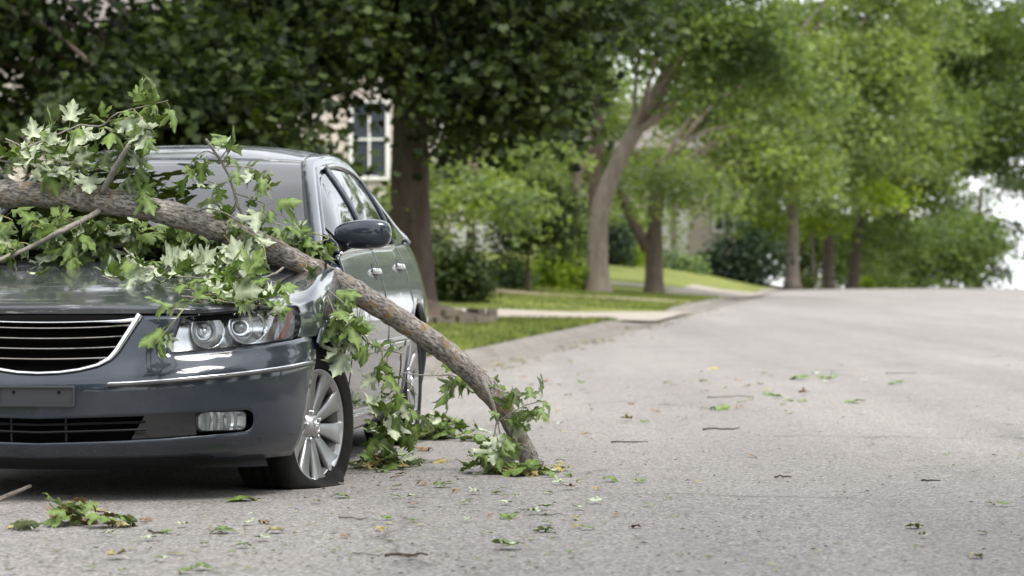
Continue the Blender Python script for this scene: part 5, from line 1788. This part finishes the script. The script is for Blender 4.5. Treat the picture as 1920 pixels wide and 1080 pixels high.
# mass at the foot of the windscreen
for k in range(38):
    u0 = lr.uniform(-20, 500) if k < 34 else lr.uniform(500, 590)
    v0 = lr.uniform(400, 450) + (8 if u0 > 300 else 0)
    y0 = lr.uniform(11.26, 11.36)
    twig([(u0, v0, y0), (u0 + lr.uniform(-30, 30), v0 + 12, y0 - .02), (u0 + lr.uniform(-40, 40), min(v0 + 24, 468), y0 - .03)], .003, .0015, 7, S, mat='stem', flip=.15, hang=.3)
# grey twig in front of the glass
twig([(386, 261, 10.98), (400, 281, 11.00), (424, 318, 11.02), (438, 355, 11.04), (446, 385), (458, 408, 11.06)], .0055, .007, 0, name='side_branch')
twig([(404, 290, 11.00), (385, 283, 10.98), (362, 300), (345, 330)], .003, .0015, 6, S * .95, flip=.35)
twig([(412, 300, 11.00), (430, 275), (440, 268)], .003, .0015, 4, S * .9, flip=.6)
twig([(420, 312, 11.00), (450, 312), (480, 318), (505, 335)], .003, .0015, 7, S * .95, flip=.4)
twig([(430, 340, 11.02), (410, 345), (390, 340)], .003, .0015, 3, S * .9, flip=.3)
twig([(440, 362, 11.03), (470, 372), (500, 385), (520, 405)], .003, .0015, 6, S, flip=.4)
# leaves thrown over the limb
twig([(375, 393, 11.03), (400, 392, 11.00), (440, 410, 10.98), (470, 440, 10.96)], .004, .002, 11, S, flip=.45)
twig([(420, 440, 11.02), (440, 465, 10.98), (470, 490, 10.93)], .003, .0015, 9, S * .95, flip=.25, mat='stem')
twig([(455, 430, 10.98), (490, 455, 10.96), (500, 490, 10.93)], .003, .0015, 6, S * .9, flip=.4, mat='stem')
twig([(480, 412, 11.26), (520, 420, 11.26), (555, 432), (582, 446)], .003, .0015, 10, S, flip=.3)
# sprays lying on the bonnet
twig([(531, 502, 10.95), (515, 513, 10.9), (492, 521, 10.88), (470, 522, 10.85)], .0055, .0045, 0, name='side_branch')
twig([(475, 522, 10.85), (440, 512, 10.85), (390, 505, 10.82), (350, 492, 10.85)], .003, .0015, 12, S, flip=.7, hang=.1)
twig([(232, 465, 10.95), (255, 485, 10.82), (290, 507, 10.66), (332, 527, 10.52)], .003, .002, 9, S, flip=.85, hang=.05)
twig([(192, 517, 10.5), (222, 530, 10.42), (250, 542, 10.36), (310, 545, 10.35)], .003, .002, 9, S, flip=.85, hang=.05)
twig([(300, 520, 10.5), (350, 520, 10.48), (410, 525, 10.45), (470, 535, 10.4)], .003, .002, 16, S, flip=.7, hang=.1)
twig([(310, 540, 10.3), (370, 545, 10.28), (430, 550, 10.25), (500, 558, 10.3)], .003, .002, 18, S, flip=.5, hang=.25)
twig([(340, 555, 10.15), (400, 562, 10.1), (450, 570, 10.1), (505, 575, 10.2)], .003, .002, 18, S, flip=.25, hang=.5)
twig([(420, 545, 10.25), (470, 562, 10.2), (510, 590, 10.22)], .003, .002, 12, S, flip=.3, hang=.7)
twig([(348, 572, 10.02), (335, 592, 9.92), (318, 612, 9.85), (292, 645, 9.82)], .0028, .0015, 5, S, flip=.1, hang=.9, mat='stem')
# strands hanging beside the front wing and door
twig([(562, 500, 11.2), (592, 522, 11.05), (612, 552, 10.85), (628, 590, 10.78), (640, 630, 10.76)], .005, .003, 14, S * .9, flip=.3, hang=.6)
twig([(610, 540, 10.9), (640, 565, 10.8), (668, 600, 10.9), (690, 640, 11.1)], .0035, .002, 9, S * .85, flip=.3, hang=.5)
twig([(625, 580, 10.8), (645, 610, 10.78), (655, 650, 10.78)], .003, .002, 12, S, flip=.2, hang=.8, mat='stem')
twig([(640, 600, 10.8), (690, 642, 11.1), (720, 655, 11.3), (758, 664, 11.6)], .0035, .002, 6, S * .95, flip=.35, hang=.7)
twig([(715, 655, 11.3), (718, 680, 11.32), (712, 705, 11.34)], .0025, .0015, 7, S, flip=.25, hang=.9, mat='stem')
twig([(752, 664, 11.6), (750, 700, 11.75), (742, 745, 11.85), (738, 790, 11.9)], .004, .002, 12, S * 1.1, start=.5, flip=.35, hang=.8)
twig([(750, 705, 11.8), (775, 730, 11.9), (775, 775, 11.95), (760, 815, 12.0)], .003, .002, 10, S * 1.1, start=.6, flip=.3, hang=.9)
twig([(755, 700, 11.8), (800, 704, 11.95), (845, 704, 12.05), (866, 716, 12.1)], .0035, .002, 9, S * 1.1, start=.45, flip=.25, hang=1.0)
twig([(735, 790, 11.9), (715, 800, 11.9), (700, 812, 11.9)], .003, .002, 8, S * 1.1, flip=.5, hang=.5)
# side shoot and leaves at the foot
twig([(903, 708, 11.44), (916, 738, 11.42), (926, 765, 11.42), (934, 795, 11.42)], .0125, .007, 0, name='side_branch')
twig([(905, 705, 11.6), (925, 720, 11.56), (940, 740, 11.52)], .003, .002, 10, S * .55, flip=.1, hang=.2, mat='stem')
twig([(932, 785, 11.42), (925, 820, 11.4), (912, 850, 11.4), (900, 878, 11.42)], .004, .002, 16, S * 1.05, flip=.2, hang=.8)
twig([(934, 790, 11.42), (950, 780, 11.4), (985, 760, 11.4), (1018, 752, 11.4)], .0035, .002, 14, S * .95, flip=.2, hang=.5)
twig([(934, 795, 11.42), (940, 830, 11.42), (938, 862, 11.45)], .003, .002, 8, S, flip=.25, hang=.9)

# the leaves the eye can single out are objects of their own, the rest are one mass
leaf_jobs_sorted = sorted(leaf_jobs, key=lambda j: j[0][1] - 3 * j[3])
single, mass = leaf_jobs_sorted[:300], leaf_jobs_sorted[300:]


def clear_of_car(p):
    """keep leaves from sinking into the bonnet or the wing"""
    c = to_car(p)
    if abs(c[0]) < .80 and -.84 < c[1] < .5:
        zz = float(hood_zc(min(max(c[1], -.82), .55))) - .05 * (abs(c[0]) / .75) ** 2.3 + .022
        if p[2] < zz: p = np.array([p[0], p[1], zz + abs(lr.normal(0, .012))])
    return p


for p, d, nrm, s, me in single:
    p = clear_of_car(p)
    c = to_car(p)
    if abs(c[0]) < .8 and -.84 < c[1] < .5 and p[2] < float(hood_zc(min(max(c[1], -.82), .55))) + .03:
        d = np.array([d[0], d[1], abs(d[2]) * .15]);
    o = link_mesh('leaf', me, branch)
    o.matrix_local = Matrix.Translation(Vector(p - BO)) @ basis(d, nrm).to_4x4() @ Matrix.Scale(s, 4)
VV, FF, MI, VN, off = [], [], [], [], 0
cache = {}
for p, d, nrm, s, me in mass:
    p = clear_of_car(p)
    if me.name not in cache:
        cache[me.name] = (np.array([v.co for v in me.vertices]), [tuple(q.vertices) for q in me.polygons], [q.material_index for q in me.polygons], [a.value for a in me.attributes['vein'].data])
    v, f, mi, vn = cache[me.name]
    R = np.array(basis(d, nrm))
    VV.append(v @ R.T * s + (p - BO)); FF += [tuple(i + off for i in q) for q in f]; MI += mi; VN += vn; off += len(v)
me = mesh_data('foliage', np.vstack(VV), FF, LM, True, MI)
at = me.attributes.new('vein', 'FLOAT', 'POINT'); at.data.foreach_set('value', VN)
tag(link_mesh('foliage', me, branch), kind='stuff')


# ------------------------------------------------------------------ litter on the road
def ground_pt(u, v):
    y = F_PX * CAM_H / (v - HOR)
    for _ in range(20): y = F_PX * (CAM_H - float(road_z(y))) / (v - HOR)
    return np.array([(u - 960) / F_PX * y, y, float(road_z(y)) + 0.03 * float(_smooth(6, 20, y)) * math.sin(math.pi * min(max(((u - 960) / F_PX * y - float(kerb_x(y))) / ROAD_W, 0), 1))])


def lay_leaf(p, size, mesh, flip=None, tilt=.18, parent=None, lift=.012):
    a = lr.uniform(0, 6.283); d = np.array([math.cos(a), math.sin(a), lr.normal(0, tilt * .4)])
    n_ = np.array([lr.normal(0, tilt), lr.normal(0, tilt), 1.0])
    if (lr.random() < .22) if flip is None else flip: n_ = -n_
    o = link_mesh('leaf', mesh, parent)
    org = np.array(parent.location) if parent else 0
    o.matrix_local = Matrix.Translation(Vector(np.array(p) + np.array([0, 0, lift + size * .06]) - org)) @ basis(d, n_).to_4x4() @ Matrix.Scale(size, 4)
    return o


# leaves that can be told apart by what they lie next to
for (u, v, s, lab, mesh) in [
        (450, 943, .13, 'crumpled green leaf on the asphalt below the front bumper', GROUNDL[0]),
        (410, 1003, .075, 'small curled green leaf in front of the bumper', GROUNDL[1]),
        (520, 1000, .05, 'tiny dark leaf left of the long twig in front of the wheel', GROUNDL[2]),
        (640, 935, .06, 'flat green leaf just in front of the flat tyre', GROUNDL[3]),
        (815, 917, .075, 'green leaf lying left of the foot of the branch', GROUNDL[4]),
        (835, 871, .085, 'yellowing leaf between the wheel and the branch foot', DRY[0]),
        (805, 850, .085, 'brown curled leaf on the road behind the hanging leaves', BROWN[0]),
        (940, 975, .06, 'pale green leaf below the foot of the branch', GROUNDL[5]),
        (943, 1030, .085, 'dull green leaf at the bottom of the road, middle', GROUNDL[6]),
        (1035, 1000, .065, 'upturned green leaf right of the bottom middle leaf', GROUNDL[7]),
        (1142, 908, .065, 'dark green leaf on the road right of the branch foot', GROUNDL[2]),
        (1340, 696, .14, 'single orange leaf far up the road', DRY[1]),
        (1438, 748, .17, 'largest green leaf cluster leaf far up the road', GROUNDL[0]),
        (1490, 718, .16, 'green leaf beyond the large road leaf', GROUNDL[1]),
        (1537, 716, .15, 'dark green leaf right of the pair up the road', GROUNDL[3]),
        (1598, 764, .12, 'lone green leaf in the middle of the road', GROUNDL[4]),
        (1678, 727, .13, 'green leaf on the right half of the road', GROUNDL[6]),
        (1725, 994, .055, 'small yellow green leaf at the lower right', DRY[2]),
        (1340, 776, .12, 'green leaf beside the thin twigs on the road', GROUNDL[5]),
        (205, 1051, .06, 'yellow green leaf at the bottom left', DRY[0]),
        (380, 1072, .06, 'dull leaf at the bottom edge left of centre', GROUNDL[2]),
        (705, 997, .045, 'small orange leaf in front of the wheel', DRY[3])]:
    o = lay_leaf(ground_pt(u, v), s, mesh, tilt=.16); tag(o, lab, 'leaf')
o = lay_leaf(clear_of_car(px(62, 526, 10.45)), .075, GROUNDL[1], flip=True, lift=.0); tag(o, 'single pale leaf lying alone on the bonnet', 'leaf')

# scattered small leaves that look alike
n_small = 170
drifts = [(740, 900, 60, 25), (900, 930, 120, 40), (1080, 900, 90, 30), (820, 960, 140, 50), (1430, 745, 90, 16), (1330, 770, 80, 20), (1180, 800, 120, 40), (1100, 720, 120, 25), (500, 985, 160, 40), (200, 1010, 140, 50), (950, 1010, 160, 40), (1500, 720, 80, 12)]
for k in range(n_small):
    if lr.random() < .8:
        d_ = drifts[lr.integers(len(drifts))]; u, v = lr.normal(d_[0], d_[2]), lr.normal(d_[1], d_[3])
    else: u, v = lr.uniform(0, 1900), lr.uniform(650, 1070)
    u, v = float(np.clip(u, 5, 1900)), float(np.clip(v, 640, 1076))
    g = ground_pt(u, v)
    if g[0] < float(kerb_x(g[1])): continue
    c = to_car(g)
    if abs(c[0]) < .95 and -.95 < c[1] < 4: continue
    kind = lr.random()
    mesh = GROUNDL[lr.integers(8)] if kind < .68 else (DRY[lr.integers(4)] if kind < .78 else BROWN[lr.integers(3)])
    o = lay_leaf(g, lr.uniform(.018, .05) * (1.4 if g[1] > 14 else 1), mesh, tilt=.14)
    col_ = 'green' if kind < .68 else ('yellowed' if kind < .78 else 'brown')
    zone = ('at the bottom of' if g[1] < 9.2 else ('beside the fallen branch on' if g[1] < 14 else 'far up')) ; part_ = 'left' if u < 640 else ('middle' if u < 1280 else 'right')
    tag(o, 'small %s leaf scrap %s the road, %s of the picture' % (col_, zone, part_), 'leaf', 'small leaf scraps strewn on the road')


def pile(label, u, v, n, su, sv, size, zmax, extra_twig=None, dry=.2, flat=.3):
    """a heap of torn leaves"""
    c = ground_pt(u, v); root = empty('leaf_pile', tuple(c)); tag(root, label, 'leaf pile')
    for k in range(n):
        a, r = lr.uniform(0, 6.283), abs(lr.normal(0, .5))
        p = c + np.array([math.cos(a) * r * su, math.sin(a) * r * sv, zmax * max(0, 1 - r) * lr.random()])
        q = lr.random()
        mesh = DRY[lr.integers(4)] if q < dry else (BROWN[lr.integers(3)] if q < dry * 1.3 else GROUNDL[lr.integers(8)])
        lay_leaf(p, size * lr.uniform(.5, 1.15) * (.55 if q < dry * 1.3 else 1), mesh, tilt=.3 + flat * (1 - min(1, r)), parent=root)
    return root


pile('heap of torn green and yellow leaves at the bottom left of the road', 140, 985, 40, .22, .22, .10, .07, dry=.4)
pile('leaf heap under the foot of the fallen branch', 972, 893, 24, .17, .16, .11, .015, dry=.3, flat=.05)
pile('heap of green leaves beside the rear wheel', 835, 826, 46, .28, .5, .12, .10, dry=.12)
pile('flat mat of leaves beside the front tyre', 715, 880, 34, .20, .25, .10, .04, dry=.2)
pile('dark dried leaf heap right of the branch foot', 1050, 888, 12, .07, .10, .06, .03, dry=.9)

# twigs on the road
for (u, v, lpx, ang, r, lab, mat) in [
        (5, 968, 75, .5, .011, 'short broken branch end at the bottom left edge of the road', 'limb'),
        (295, 1002, 38, -.1, .004, 'short dark twig in front of the bumper', 'bark_dark'),
        (662, 976, 55, .0, .005, 'straight grey twig in front of the wheel', 'twig'),
        (762, 1044, 80, .03, .0045, 'long thin twig at the bottom of the road', 'bark_dark'),
        (690, 1042, 60, -.2, .0028, 'bent thin twig left of the long bottom twig', 'twig'),
        (1180, 835, 70, .05, .004, 'thin twig on the road right of the branch', 'bark_dark'),
        (1352, 812, 70, .04, .005, 'long dark twig in the middle of the road', 'bark_dark'),
        (1370, 752, 90, .03, .007, 'longest twig up the road beside green leaves', 'twig'),
        (1468, 900, 32, .02, .004, 'short twig with a dark end, right of centre', 'bark_dark'),
        (1745, 907, 36, .0, .004, 'short dark twig on the right of the road', 'bark_dark'),
        (1690, 707, 60, .0, .006, 'thin twig far up the right of the road', 'twig'),
        (600, 912, 90, .04, .006, 'stripped twig lying against the flat tyre', 'twig'),
        (1035, 968, 40, .05, .003, 'thin reddish twig below the branch foot', 'twig')]:
    c = ground_pt(u, v); L = lpx / F_PX * c[1]
    q = np.linspace(-.5, .5, 7)
    P = np.stack([q * L, q * L * ang * 6 + lr.normal(0, .006, 7), r * .8 + np.abs(lr.normal(0, .003, 7))], 1)
    vv, ff = tube(P, list(np.linspace(r, r * .6, 7)), 6, True, .08, int(u))
    o = mk('broken_twig', vv, ff, M[mat]); bark_attr(o, P, 6); o.location = tuple(c); tag(o, lab, 'twig')
    if u == 5:
        o.rotation_euler = (0, -.45, 0); o.location.z += .05

# grit and leaf crumbs, too many and too small to count
n_c = 1700
v_ = 600 + 480 * lr.random(n_c) ** .7
u_ = np.where(lr.random(n_c) < .55, lr.normal(880, 420, n_c), lr.uniform(0, 1920, n_c))
y_ = np.interp(v_, *(lambda yy: ((HOR + F_PX * (CAM_H - road_z(yy)) / yy)[::-1], yy[::-1]))(np.linspace(7.2, 60, 2000)))
x_ = (u_ - 960) / F_PX * y_
ok = (x_ > kerb_x(y_) + .05)
x_, y_ = x_[ok], y_[ok]; n_c = len(x_)
z_ = road_z(y_) + 0.03 * _smooth(6, 20, y_) * np.sin(math.pi * np.clip((x_ - kerb_x(y_)) / ROAD_W, 0, 1)) + .004
a_ = lr.uniform(0, 6.283, n_c); s_ = lr.uniform(.003, .011, n_c) * np.where(lr.random(n_c) < .1, 1.8, 1)
h_ = lr.uniform(.001, .006, n_c)
V = np.empty((n_c, 4, 3), np.float32)
for k, (ca, l_, up_) in enumerate(((0, 1.3, 0), (1.7, .5, 1), (3.14, 1.2, .2), (4.6, .55, .3))):
    V[:, k] = np.stack([x_ + np.cos(a_ + ca) * s_ * l_, y_ + np.sin(a_ + ca) * s_ * l_, z_ + h_ * up_], 1)
litter = fast_mesh('leaf_crumbs', V.reshape(-1, 3), np.arange(n_c * 4).reshape(-1, 4), [M['crumb']])
tag(link_mesh('leaf_crumbs', litter), 'fine leaf crumbs and grit strewn over the asphalt', 'litter', kind='stuff')
